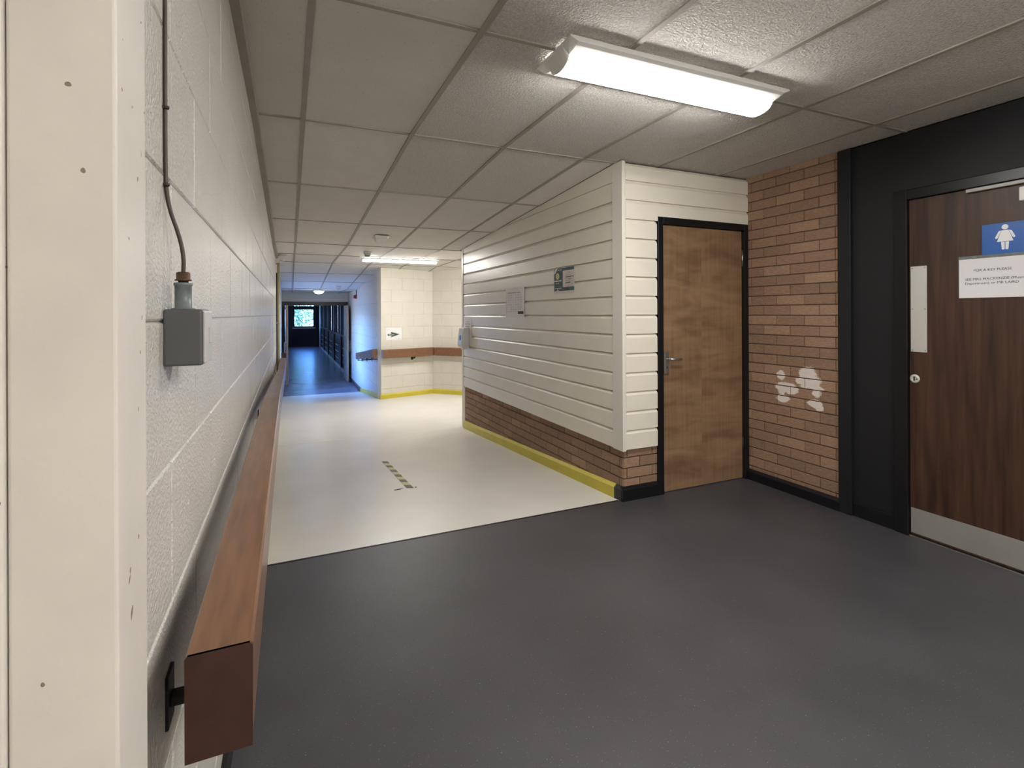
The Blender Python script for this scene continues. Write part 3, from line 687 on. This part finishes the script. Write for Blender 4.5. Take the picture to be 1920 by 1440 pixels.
# ================================================================== HANDRAILS
def rail(fr, pts, label, name='handrail', brackets=(), gap=0.053, wd=0.077, ht=0.135, endm=True, wood='rail_wood'):
    """pts: (u, top z) on one wall frame; d from gap to gap+wd"""
    t = thing(name, fr.p(pts[0][0], gap, pts[0][1]), label, 'handrail')
    d0, d1 = gap, gap+wd
    # top moulding (overhanging cap) and deeper board below
    prof = [(d0, -ht), (d1-0.002, -ht), (d1-0.001, -0.050), (d1-0.0025, -0.048), (d1-0.0025, -0.044), (d1, -0.042), (d1, -0.004), (d1-0.004, 0.0), (d0+0.003, 0.0), (d0, -0.003)]
    mb = Mesh(); n = len(prof); vs = []
    for (u, z) in pts:
        for (d, zz) in prof: vs.append(fr.p(u, d, z+zz))
    fs = []
    for i in range(len(pts)-1):
        for j in range(n): fs.append((i*n+j, i*n+(j+1) % n, (i+1)*n+(j+1) % n, (i+1)*n+j))
    fs.append(tuple(range(n-1, -1, -1))); fs.append(tuple((len(pts)-1)*n+j for j in range(n)))
    mb.add(vs, fs); r = mb.build('rail', wood, t)
    if endm:
        pe = [(d0, -ht), (d1-0.001, -ht), (d1, -0.004), (d1-0.004, 0.0), (d0+0.003, 0.0), (d0, -0.003)]; n = len(pe)
        mb = Mesh(); q = [fr.p(pts[0][0]-0.0006, d, pts[0][1]+zz) for d, zz in pe]; q2 = [fr.p(pts[0][0]+0.004, d, pts[0][1]+zz) for d, zz in pe]
        mb.add(q+q2, [tuple(range(n-1, -1, -1))]+[(j, (j+1) % n, n+(j+1) % n, n+j) for j in range(n)]); mb.build('end_grain', 'rail_end', t)
    for (u, z) in brackets:
        mb = Mesh(); b = z-ht
        fr.box(mb, u-0.022, u+0.022, 0.0, 0.006, b-0.065, b+0.015)        # wall plate
        fr.box(mb, u-0.012, u+0.012, 0.006, d1-0.02, b-0.036, b-0.022)   # arm
        fr.box(mb, u-0.012, u+0.012, d1-0.034, d1-0.02, b-0.036, b)      # upstand
        fr.box(mb, u-0.022, u+0.022, d0, d1-0.01, b-0.005, b)            # saddle
        mb.build('bracket', 'black_matt', t, 0.0015)
    return t
zr = lambda y: zf(y)+0.90
rail(FL, [(0.745, 0.90), (2.90, 0.90), (3.05, 0.893), (6.45, zr(6.45)), (8.18, 0.69)], 'long brown wooden handrail along the left wall, near end cut square',
     brackets=[(0.93, .90), (3.4, zr(3.4)), (5.7, zr(5.7)), (7.6, .69)])
rail(FL, [(9.40, 0.68), (12.05, 0.425)], 'distant wooden handrail descending past the left window', brackets=[(9.6, .66), (10.8, .545), (11.9, .44)])
# the same rail round the walls opposite
P1, P2, P3, P4 = (XH, 9.30), (2.55, 9.58), (3.72, 8.40), (6.05, 8.40)
FH = Frame((XH, 14.9), (0, -1))                       # right wall of lower corridor, u = 14.9-y
F1 = Frame(P1, (P2[0]-P1[0], P2[1]-P1[1])); L1 = math.dist(P1, P2)
F2 = Frame(P2, (P3[0]-P2[0], P3[1]-P2[1])); L2 = math.dist(P2, P3)
rail(FH, [(2.9, zr(12.0)), (14.9-9.45, 0.69)], 'short sloping handrail on the lower corridor right wall tinted by daylight', brackets=[(3.1, zr(11.8)), (3.8, zr(11.1)), (4.5, zr(10.4)), (5.2, zr(9.7))], endm=False, ht=0.145)
t = rail(F1, [(-0.02, 0.69), (L1-0.03, 0.69)], 'brown wooden handrail across the cream block wall under the arrow sign', brackets=[(0.62, .69)], endm=False, ht=0.155)
rail(F2, [(0.11, 0.69), (L2, 0.69)], 'brown wooden handrail on the angled block wall behind the partition', brackets=[(0.75, .69)], endm=False, ht=0.155)

# ================================================================== BLOCK WALLS OF LANDING AND LOWER CORRIDOR
mb = Mesh(); FH.box(mb, 0.0, 14.9-9.35, -0.15, -0.004, -0.6, 2.3)
wh = struct(mb, 'wall_corridor', 'block_far', 'cream block wall on the right of the lower corridor', 'wall')
courses(wh, FH, 0.0, 14.9-9.30, lambda u: zf(14.9-u), lambda u: zc(14.9-u), 0.195-0.675, 0.45, 0.225, 0.004, 0.007, 0.0022, 'block_far', 'block', ju=0.0005, off=0.15, d=-0.006)
mb = Mesh(); F1.box(mb, 0.0, L1+0.02, -0.15, -0.004, -0.3, 2.3)
w_1 = struct(mb, 'wall_landing', 'block_far', 'cream block wall facing the ramp with the arrow sign', 'wall')
courses(w_1, F1, 0.0, L1, lambda u: -0.21, lambda u: zc(9.2), 0.195-0.45, 0.45, 0.225, 0.004, 0.007, 0.0022, 'block_far', 'block', ju=0.0005, off=0.2, d=-0.006)
mb = Mesh(); F2.box(mb, 0.0, L2+0.02, -0.15, -0.004, -0.3, 2.3)
w_2 = struct(mb, 'wall_landing', 'block_far', 'angled cream block wall beside the arrow sign wall', 'wall')
courses(w_2, F2, 0.0, L2, lambda u: -0.21, lambda u: 2.19, 0.195-0.45, 0.45, 0.225, 0.004, 0.007, 0.0022, 'block_far', 'block', ju=0.0005, off=0.2, d=-0.006)
F3 = Frame(P3, (1, 0)); mb = Mesh(); F3.box(mb, 0, 2.4, -0.15, 0, -0.3, 2.3); struct(mb, 'wall_passage', 'block_far', 'plain wall of the side passage', 'wall')
mb = Mesh(); mb.box(6.0, 6.15, 6.3, 8.6, -0.3, 2.3); struct(mb, 'wall_passage', 'block_far', 'end wall of the side passage', 'wall')
mb = Mesh(); mb.box(XC+0.03, 6.1, 6.48, 6.6, -0.3, 2.3); struct(mb, 'wall_passage', 'plain_paint', 'back of the clad partition facing the side passage', 'wall')
skirt('baseboard_landing', 'yellow', F1, [(0, L1, -0.21, -0.21)], 'yellow skirting under the arrow sign wall', h=0.09)
skirt('baseboard_landing', 'yellow', F2, [(0, L2, -0.21, -0.21)], 'yellow skirting under the angled block wall', h=0.09)
skirt('baseboard_corridor', 'yellow', FH, [(14.9-12.1, 14.9-9.35, -0.466, -0.21), (14.9-9.35, 14.9-9.28, -0.21, -0.21)], 'yellow skirting down the short lower ramp', h=0.09)
skirt('baseboard_corridor', 'black_gloss', FH, [(0.05, 14.9-12.1, -0.47, -0.466)], 'black skirting before the far double doors', h=0.09)

# arrow sign
asg = thing('arrow_sign', F1.p(0.25, 0.004, 0.88), 'white sheet with a dark green arrow pointing right', 'sign')
a0 = 0.095; zb = 0.857
mb = Mesh(); F1.box(mb, a0, a0+0.31, 0.002, 0.004, zb, zb+0.222); mb.build('paper_sheet', 'paper', asg)
ux = lambda p: a0+0.31*(p-290)/1110; uz = lambda p: zb+0.222*(1110-p)/820
flat(asg, 'arrow', F1, [(ux(405), uz(700)), (ux(660), uz(700)), (ux(620), uz(565)), (ux(1275), uz(738)), (ux(620), uz(940)), (ux(690), uz(825)), (ux(405), uz(825))], 0.004, 0.0015, 'green_dark')
text_mesh(asg, 'lettering', 'THIS WAY', F1, ux(475), uz(794), 0.0056, 0.024, 'sign_white', sx=1.0)
mb = Mesh(); F1.box(mb, a0+0.245, a0+0.252, 0.004, 0.0046, zb+0.012, zb+0.024); F1.box(mb, a0+0.272, a0+0.279, 0.004, 0.0046, zb+0.012, zb+0.024); mb.build('small_print', 'ink_soft', asg)

# fire alarm sounder, red
fa = thing('alarm_sounder', FH.p(14.9-12.85, 0, 1.72), 'small dark red alarm sounder high on the corridor wall', 'alarm')
u = 14.9-12.85
mb = Mesh(); FH.box(mb, u-0.045, u+0.045, 0, 0.035, 1.71, 1.81); mb.build('back_box', 'red', fa, 0.004)
mb = Mesh(); mb.lathe(FH.p(u, 0.035, 1.76), (FH.n[0], FH.n[1], 0), [(0.042, 0), (0.042, 0.03), (0.03, 0.04)], 20); mb.build('horn', 'red', fa)
mb = Mesh(); mb.tube([FH.p(u+0.03, 0.012, 1.81), FH.p(u+0.03, 0.012, 1.925)], 0.01, 8); mb.build('cable_run', 'black_matt', fa)
# vertical pipe on left
vp = thing('wall_pipe', (XL+0.05, 7.95, -0.21), 'olive painted vertical pipe beside the dark left doorway', 'pipe')
mb = Mesh(); mb.tube([(XL+0.038, 7.98, -0.12), (XL+0.038, 7.98, 2.19)], 0.018, 12); mb.build('pipe_run', 'pipe', vp)
for zz in (0.2, 1.2, 2.05):
    mb = Mesh(); mb.lathe((XL+0.038, 7.98, zz), (0, 0, 1), [(0.018, 0), (0.023, 0.002), (0.023, 0.022), (0.018, 0.024)], 14); mb.box(XL-0.002, XL+0.03, 7.972, 7.988, zz+0.003, zz+0.02); mb.build('pipe_clip', 'pipe', vp)

# ================================================================== THINGS ON THE CLAD WALL
FP = Frame((XC, 6.48), (0, -1)); U = lambda y: 6.48-y
tt = thing('timetable', FP.p(U(4.75), 0, 1.3), 'white printed timetable sheet taped to the cream boards', 'notice')
a, b, z0, z1 = U(5.005), U(4.515), 1.292, 1.600
a += 0.02
mb = Mesh(); n = 6
for i in range(n):     # slightly curling sheet
    p, q = a+(b-a)*i/n, a+(b-a)*(i+1)/n
    f = lambda s: 0.002+0.010*max(0, (s-a)/(b-a)-0.6)**1.5
    mb.add([FP.p(p, f(p), z0), FP.p(q, f(q), z0), FP.p(q, f(q), z1), FP.p(p, f(p), z1)], [(0, 1, 2, 3)])
mb.build('paper_sheet', 'paper', tt).modifiers.new('thick', 'SOLIDIFY').thickness = 0.0006
def bars(parent, name, fr, items, d, m, label=None):
    mb = Mesh()
    for (u0, u1, z0, z1) in items: fr.box(mb, u0, u1, d, d+0.0005, z0, z1)
    o = mb.build(name, m, parent)
    if label: o['label'] = label
    return o
w = b-a; hgt = z1-z0
bars(tt, 'title_line', FP, [(a+w*.14, a+w*.60, z1-hgt*.19, z1-hgt*.165), (a+w*.64, a+w*.80, z1-hgt*.19, z1-hgt*.165)], 0.006, 'ink_soft')
it = []
for r in range(8):
    for c in range(7):
        if random.random() < 0.8:
            uu = a+w*(0.05+0.125*c)+random.uniform(0, .006); it.append((uu, uu+w*random.uniform(.03, .085), z1-hgt*(.27+.078*r), z1-hgt*(.258+.078*r)))
tag(bars(tt, 'table_print', FP, it, 0.006, 'ink_soft'), kind='stuff')
it = [(a+w*(.04+.128*c), a+w*(.04+.128*c)+.0008, z0+hgt*.12, z1-hgt*.22) for c in range(7)]
bars(tt, 'table_rule', FP, it, 0.0062, 'ink_soft')
bars(tt, 'black_panel', FP, [(a+w*.70, a+w*.97, z0+hgt*.11, z0+hgt*.20)], 0.010, 'ink')
po = thing('poster', FP.p(U(3.73), 0, 1.5), 'dark teal poster with a pale yellow oval and a speckled panel', 'poster')
a, b, z0, z1 = U(3.906), U(3.560), 1.498, 1.722
px = lambda p: a+(b-a)*(p-185)/840
w = b-a; hgt = z1-z0
bars(po, 'paper_sheet', FP, [(a, b, z0, z1)], 0.002, 'paper_warm')
bars(po, 'teal_print', FP, [(a+.006, b-.003, z0+.024, z1-.004)], 0.0024, 'teal')
bars(po, 'speckled_panel', FP, [(px(570), b, z0+.055, z1-.030)], 0.0028, 'paper_warm')
e = [(px(345)+0.030*math.cos(q*math.pi/12), z1-.072+0.028*math.sin(q*math.pi/12)) for q in range(24)]
flat(po, 'yellow_oval', FP, e, 0.0028, 0.0006, 'pale_yellow')
e = [(px(345)+0.014*math.cos(q*math.pi/12), z1-.072+0.016*math.sin(q*math.pi/12)) for q in range(24)]
flat(po, 'oval_centre', FP, e, 0.0033, 0.0004, 'olive')
bars(po, 'green_patch', FP, [(px(830), b-.006, z0+.028, z0+.050)], 0.0029, 'green')
flat(po, 'torn_corner', FP, [(px(205), z1-.050), (px(240), z1-.008), (px(350), z1-.004), (px(255), z1-.042)], 0.0030, 0.0005, 'paper')
it = [(px(360), px(520), z1-.022, z1-.017), (px(215), px(270), z1-.117, z1-.108), (px(280), px(350), z1-.119, z1-.107), (px(365), px(515), z1-.116, z1-.108),
      (px(285), px(325), z1-.137, z1-.129), (px(365), px(405), z1-.137, z1-.129), (px(215), px(370), z1-.178, z1-.174), (px(380), px(515), z1-.177, z1-.173),
      (px(330), px(370), z1-.188, z1-.184), (px(310), px(405), z1-.195, z1-.192)]
tag(bars(po, 'white_print', FP, it, 0.0030, 'paper'), kind='stuff')
bars(po, 'fine_print', FP, [(px(215)+i*.013, px(215)+i*.013+.009, z1-.161, z1-.158) for i in range(9)], 0.0030, 'ink_soft')
it = []
for i in range(260):
    aa = random.uniform(0, 6.283); rr = math.sqrt(random.random()); uu = px(835)+rr*.078*math.cos(aa); zz = z1-.112+rr*.072*math.sin(aa)
    if uu < b-.004: it.append((uu, uu+random.uniform(.002, .006), zz, zz+random.uniform(.0015, .004)))
tag(bars(po, 'speckle', FP, it, 0.0034, 'ink_soft'), kind='stuff')
bars(po, 'panel_writing', FP, [(px(695), px(1005), z1-.088, z1-.083), (px(790), px(940), z1-.104, z1-.101), (px(690), px(880), z1-.136, z1-.131)], 0.0038, 'ink')
# sanitiser dispenser with its notice behind
sn = thing('instruction_card', FP.p(U(6.26), 0.003, 1.1), 'narrow white instruction card behind the hand dispenser', 'notice')
bars(sn, 'paper_sheet', FP, [(U(6.42), U(6.10), 0.93, 1.262)], 0.003, 'paper')
bars(sn, 'print_line', FP, [(U(6.34), U(6.19), 1.227, 1.232), (U(6.36), U(6.17), 1.203, 1.209), (U(6.365), U(6.155), 1.186, 1.192), (U(6.35), U(6.18), 1.160, 1.168)], 0.0036, 'ink_soft')
hs = thing('sanitiser_dispenser', FP.p(U(6.28), 0.004, 0.9), 'pale grey hand sanitiser dispenser at the far end of boards', 'dispenser')
u0, u1 = U(6.36), U(6.17)
pr = [(0.004, 0.885), (0.098, 0.895), (0.112, 0.93), (0.100, 1.06), (0.085, 1.145), (0.02, 1.155), (0.004, 1.15)]
mb = Mesh(); n = len(pr); mb.add([FP.p(u0, d, z) for d, z in pr]+[FP.p(u1, d, z) for d, z in pr], [(j, (j+1) % n, n+(j+1) % n, n+j) for j in range(n)]+[tuple(range(n-1, -1, -1)), tuple(range(n, 2*n))])
mb.build('cover', 'grey_plastic', hs, 0.010, 3)
mb = Mesh(); mb.lathe(FP.p((u0+u1)/2, 0.100, 1.02), (FP.n[0], FP.n[1], 0.1), [(0.034, 0), (0.034, 0.006), (0.025, 0.010)], 20); mb.build('level_window', 'sign_blue', hs)
mb = Mesh(); FP.box(mb, (u0+u1)/2-0.03, (u0+u1)/2+0.03, 0.03, 0.085, 0.865, 0.89); mb.build('nozzle', 'white_plastic', hs, 0.004)

# ================================================================== FLOOR TAPE
tp = thing('floor_tape', (0.862, 4.5, zf(4.5)), 'short strip of yellow and black hazard tape on the cream ramp', 'tape')
A = Vector((0.857, 5.06)); B = Vector((0.880, 4.02)); ux_ = (B-A).normalized(); pv = Vector((ux_.y, -ux_.x)); ln = (B-A).length
ns = 11; hw = 0.026
for i in range(ns):
    s0, s1 = ln*i/ns, ln*(i+1)/ns
    if s1 > s0:
        sk = 0.016
        q = [A+ux_*(s0-sk)+pv*hw, A+ux_*(s1-sk)+pv*hw, A+ux_*(s1+sk)-pv*hw, A+ux_*(s0+sk)-pv*hw]
        mb = Mesh(); mb.add([(p.x, p.y, zf(p.y)+0.0008) for p in q]+[(p.x, p.y, zf(p.y)+0.0022) for p in q], [(0, 1, 2, 3), (7, 6, 5, 4), (0, 4, 5, 1), (1, 5, 6, 2), (2, 6, 7, 3), (3, 7, 4, 0)])
        mb.build('yellow_stripe' if i % 2 else 'black_stripe', 'tape_yellow' if i % 2 else 'tape_black', tp)
def blob(name, cx, cy, rx, ry, ang, label):
    pts = []
    for k in range(14):
        w_ = 2*math.pi*k/14; r = random.uniform(.75, 1.15); x = rx*r*math.cos(w_); y = ry*r*math.sin(w_)
        pts.append((cx+x*math.cos(ang)-y*math.sin(ang), cy+x*math.sin(ang)+y*math.cos(ang)))
    mb = Mesh(); n = len(pts)
    mb.add([(x, y, zf(y)+0.0006) for x, y in pts]+[(x, y, zf(y)+0.0016) for x, y in pts], [tuple(range(n)), tuple(range(2*n-1, n-1, -1))]+[(j, (j+1) % n, n+(j+1) % n, n+j) for j in range(n)])
    tag(mb.build(name, 'scuff'), label, 'residue')
blob('tape_residue', 0.790, 4.03, 0.038, 0.014, 0.25, 'dark torn tape residue left of the hazard strip end')
blob('tape_residue', 0.925, 4.02, 0.014, 0.010, 0.9, 'tiny dark scrap right of the hazard strip end')

# ================================================================== FAR DOORS AND CORRIDOR
ZF = -0.47
mb = Mesh(); mb.box(XL-0.01, XH+0.05, 14.9, 15.02, 1.68, 2.0); struct(mb, 'wall_far', 'block_far', 'cream wall strip above the far double doors', 'wall')
d4 = thing('door_4', (0.68, 14.9, ZF), 'far double doors standing open in a black frame', 'door', kind='structure')
mb = Mesh(); mb.box(XL, XL+0.07, 14.86, 15.03, ZF, 1.68); mb.box(XH-0.05, XH+0.03, 14.86, 15.03, ZF, 1.68); mb.box(XL+0.07, XH-0.05, 14.86, 15.03, 1.58, 1.68); mb.build('door_frame', 'black_gloss', d4, 0.003)
for (x0, x1, s) in ((XL+0.105, XL+0.150, -1), (XH-0.118, XH-0.074, 1)):
    mb = Mesh(); mb.box(x0, x1, 14.02, 14.86, ZF+0.01, 1.57); lf = mb.build('door_leaf', 'edge_wood', d4, 0.002)
    xx = x0 if s < 0 else x1
    xi = x1 if s < 0 else x0
    mb = Mesh(); mb.box(min(xi, xi-s*0.003), max(xi, xi-s*0.003), 14.04, 14.84, 0.55, 1.45) ; mb.build('vision_panel', 'veneer_light', lf)
    mb = Mesh(); mb.box(min(xi, xi-s*0.004), max(xi, xi-s*0.004), 14.03, 14.85, ZF+0.03, 0.40); mb.build('kick_plate', 'kick', lf)
    hx = xx+s*0.045
    mb = Mesh(); mb.tube([(xx, 14.12, 0.35), (hx, 14.12, 0.35), (hx, 14.12, 0.37), (hx, 14.12, 0.60), (hx, 14.12, 0.62), (xx, 14.12, 0.62)], 0.010, 8); mb.build('pull_handle', 'white_plastic', lf)
    mb = Mesh(); mb.box(min(xx, xx+s*.03), max(xx, xx+s*.03), 14.55, 14.80, 1.47, 1.54); mb.build('door_closer', 'white_plastic', lf)
# glazed right side
XG = 1.56; FG = Frame((XG, 30.6), (0, -1)); ug = lambda y: 30.6-y
wg = thing('wall_glazed', (XG, 22, ZF), 'black framed glazed screen on the right of the far corridor', 'wall', kind='structure')
ms_ = [15.03, 17.2, 19.9, 23.0, 25.8, 28.6]
for y in ms_:
    mb = Mesh(); FG.box(mb, ug(y)-0.06, ug(y)+0.06, -0.10, 0.04, ZF, 1.93); mb.build('mullion', 'black_gloss', wg)
for y0, y1 in zip(ms_, ms_[1:]):
    mb = Mesh(); FG.box(mb, ug(y1)+0.06, ug(y0)-0.06, -0.08, -0.01, ZF, 0.62); mb.build('lower_panel', 'black_gloss', wg)
    mb = Mesh(); FG.box(mb, ug(y1)+0.06, ug(y0)-0.06, -0.10, 0.03, 0.62, 0.67); FG.box(mb, ug(y1)+0.06, ug(y0)-0.06, -0.10, 0.0, 1.78, 1.93); mb.build('rail', 'black_gloss', wg)
    ym = (y0+y1)/2
    mb = Mesh(); FG.box(mb, ug(ym)-0.025, ug(ym)+0.025, -0.08, 0.0, 0.67, 1.78); mb.build('glazing_bar', 'black_gloss', wg)
    mb = Mesh(); FG.box(mb, ug(y1)+0.06, ug(y0)-0.06, -0.050, -0.044, 0.67, 1.78); mb.build('pane', 'glass', wg)
    for zz in (0.72, 0.50, 0.27, 0.05):
        mb = Mesh(); FG.box(mb, ug(y1)+0.25, ug(y1)+0.25+(y1-y0)*0.42, -0.01, 0.012, ZF+zz-0.012+0.0, ZF+zz+0.012); mb.build('white_strip', 'white_plastic', wg)
    mb = Mesh(); FG.box(mb, ug(y1)+0.06, ug(y0)-0.06, 0.0, 0.03, ZF, ZF+0.09); mb.build('skirting', 'grey_plastic', wg)
mb = Mesh(); FG.box(mb, 0, 2.0-0.06, -0.15, 0, ZF-0.1, 2.0); struct(mb, 'wall_corridor', 'block_far', 'short plain wall past the glazed screen', 'wall')
mb = Mesh(); mb.box(XG-0.03, XG+0.1, 14.9, 15.1, ZF, 2.0); struct(mb, 'wall_corridor', 'black_matt', 'black pier between the double doors and the glazed screen', 'wall')
# end wall with window
YE = 30.6; WX0, WX1, WZ0, WZ1 = 0.24, 1.28, 0.64, 1.64
mb = Mesh()
for (a, b, z0, z1) in [(XL, WX0, ZF, 2.0), (WX1, XG+.1, ZF, 2.0), (WX0, WX1, ZF, WZ0), (WX0, WX1, WZ1, 1.80), (WX0, WX1, 1.90, 2.0)]: mb.box(a, b, YE, YE+0.15, z0, z1)
struct(mb, 'wall_end', 'black_matt', 'black panelled wall closing the far corridor', 'wall')
we = thing('window_2', (0.76, YE, WZ0), 'square window in the black wall at the corridor end, trees outside', 'window', kind='structure')
mb = Mesh()
for (a, b, z0, z1) in [(WX0-.05, WX0+.03, WZ0-.05, WZ1+.05), (WX1-.03, WX1+.05, WZ0-.05, WZ1+.05), (WX0, WX1, WZ0-.05, WZ0+.03), (WX0, WX1, WZ1-.03, WZ1+.05)]: mb.box(a, b, YE-0.03, YE+0.05, z0, z1)
mb.build('window_frame', 'black_gloss', we)
mb = Mesh(); mb.box(WX0, WX1, YE+0.06, YE+0.066, WZ0, WZ1); mb.build('pane', 'glass', we)
mb = Mesh(); mb.box(WX0-.08, WX1+.08, YE-0.09, YE, WZ0-0.09, WZ0-0.055); mb.build('window_sill', 'grey_plastic', we)
mb = Mesh(); mb.box(WX0, WX1, YE+0.06, YE+0.066, 1.80, 1.90); mb.build('top_light', 'glass', we)

# ================================================================== OUTSIDE
mb = Mesh(); mb.box(-40, -0.5, -20, 60, -0.9, -0.6); mb.box(1.8, 40, 9.9, 60, -0.9, -0.6); mb.box(-0.5, 1.8, 30.9, 60, -0.9, -0.6)
tag(mb.build('ground', 'tarmac'), 'grey tarmac yard outside the windows', 'ground', kind='structure')
mb = Mesh(); mb.box(-1.9, -0.42, 10.4, 14.2, 1.85, 2.00); tag(mb.build('sun_blocker', 'slab_grey'), 'flat unseen slab added outside the left window to block the sun', 'slab_grey')  # added out of view to keep direct sun off the left window
nb = thing('brick_building', (5, 34, -0.6), 'sunlit pink brick building outside the glazed screen', 'building')
mb = Mesh(); mb.box(1.95, 9, 33, 38, -0.6, 5.0); mb.build('wall', 'pink_brick', nb)
mb = Mesh(); mb.box(1.75, 9.2, 32.7, 38.3, 5.0, 5.3); mb.build('roof', 'slab_grey', nb)
for x in (3.1, 5.2, 7.3):
    mb = Mesh(); mb.box(x, x+1.1, 32.95, 33.0, 0.4, 1.9); f = mb.build('window', 'white_plastic', nb)
    mb = Mesh(); mb.box(x+.08, x+1.02, 32.93, 32.96, 0.48, 1.82); mb.build('pane', 'black_gloss', f)
for (tx, ty, th, lab) in ((-4.1, 37.0, 4.5, 'leafy green tree outside the end window on the left'), (-0.1, 36.2, 3.4, 'leafy green tree outside the end window on the right'), (-0.6, 41.5, 5.5, 'taller leafy tree behind the others outside the end window')):
    tr = thing('tree', (tx, ty, -0.6), lab, 'tree')
    mb = Mesh(); mb.tube([(tx, ty, -0.6), (tx+.05, ty, 0.4), (tx-.05, ty+.05, th*0.6)], 0.11, 8); mb.build('trunk', 'bark', tr)
    mb = Mesh()
    for i in range(2200):
        a = random.uniform(0, 6.283); c = random.uniform(-1, 1); r = random.random()**0.4; rr = math.sqrt(1-c*c)
        p = Vector((tx+1.9*r*rr*math.cos(a), ty+1.3*r*rr*math.sin(a), th*0.45+th*0.5*r*c))
        d1_ = Vector((random.uniform(-1, 1), random.uniform(-1, 1), random.uniform(-1, 1))).normalized()*0.11
        d2_ = d1_.orthogonal().normalized()*0.055
        mb.add([p-d1_, p+d2_, p+d1_, p-d2_], [(0, 1, 2, 3)])
    tag(mb.build('foliage', 'leaf', tr), kind='stuff')
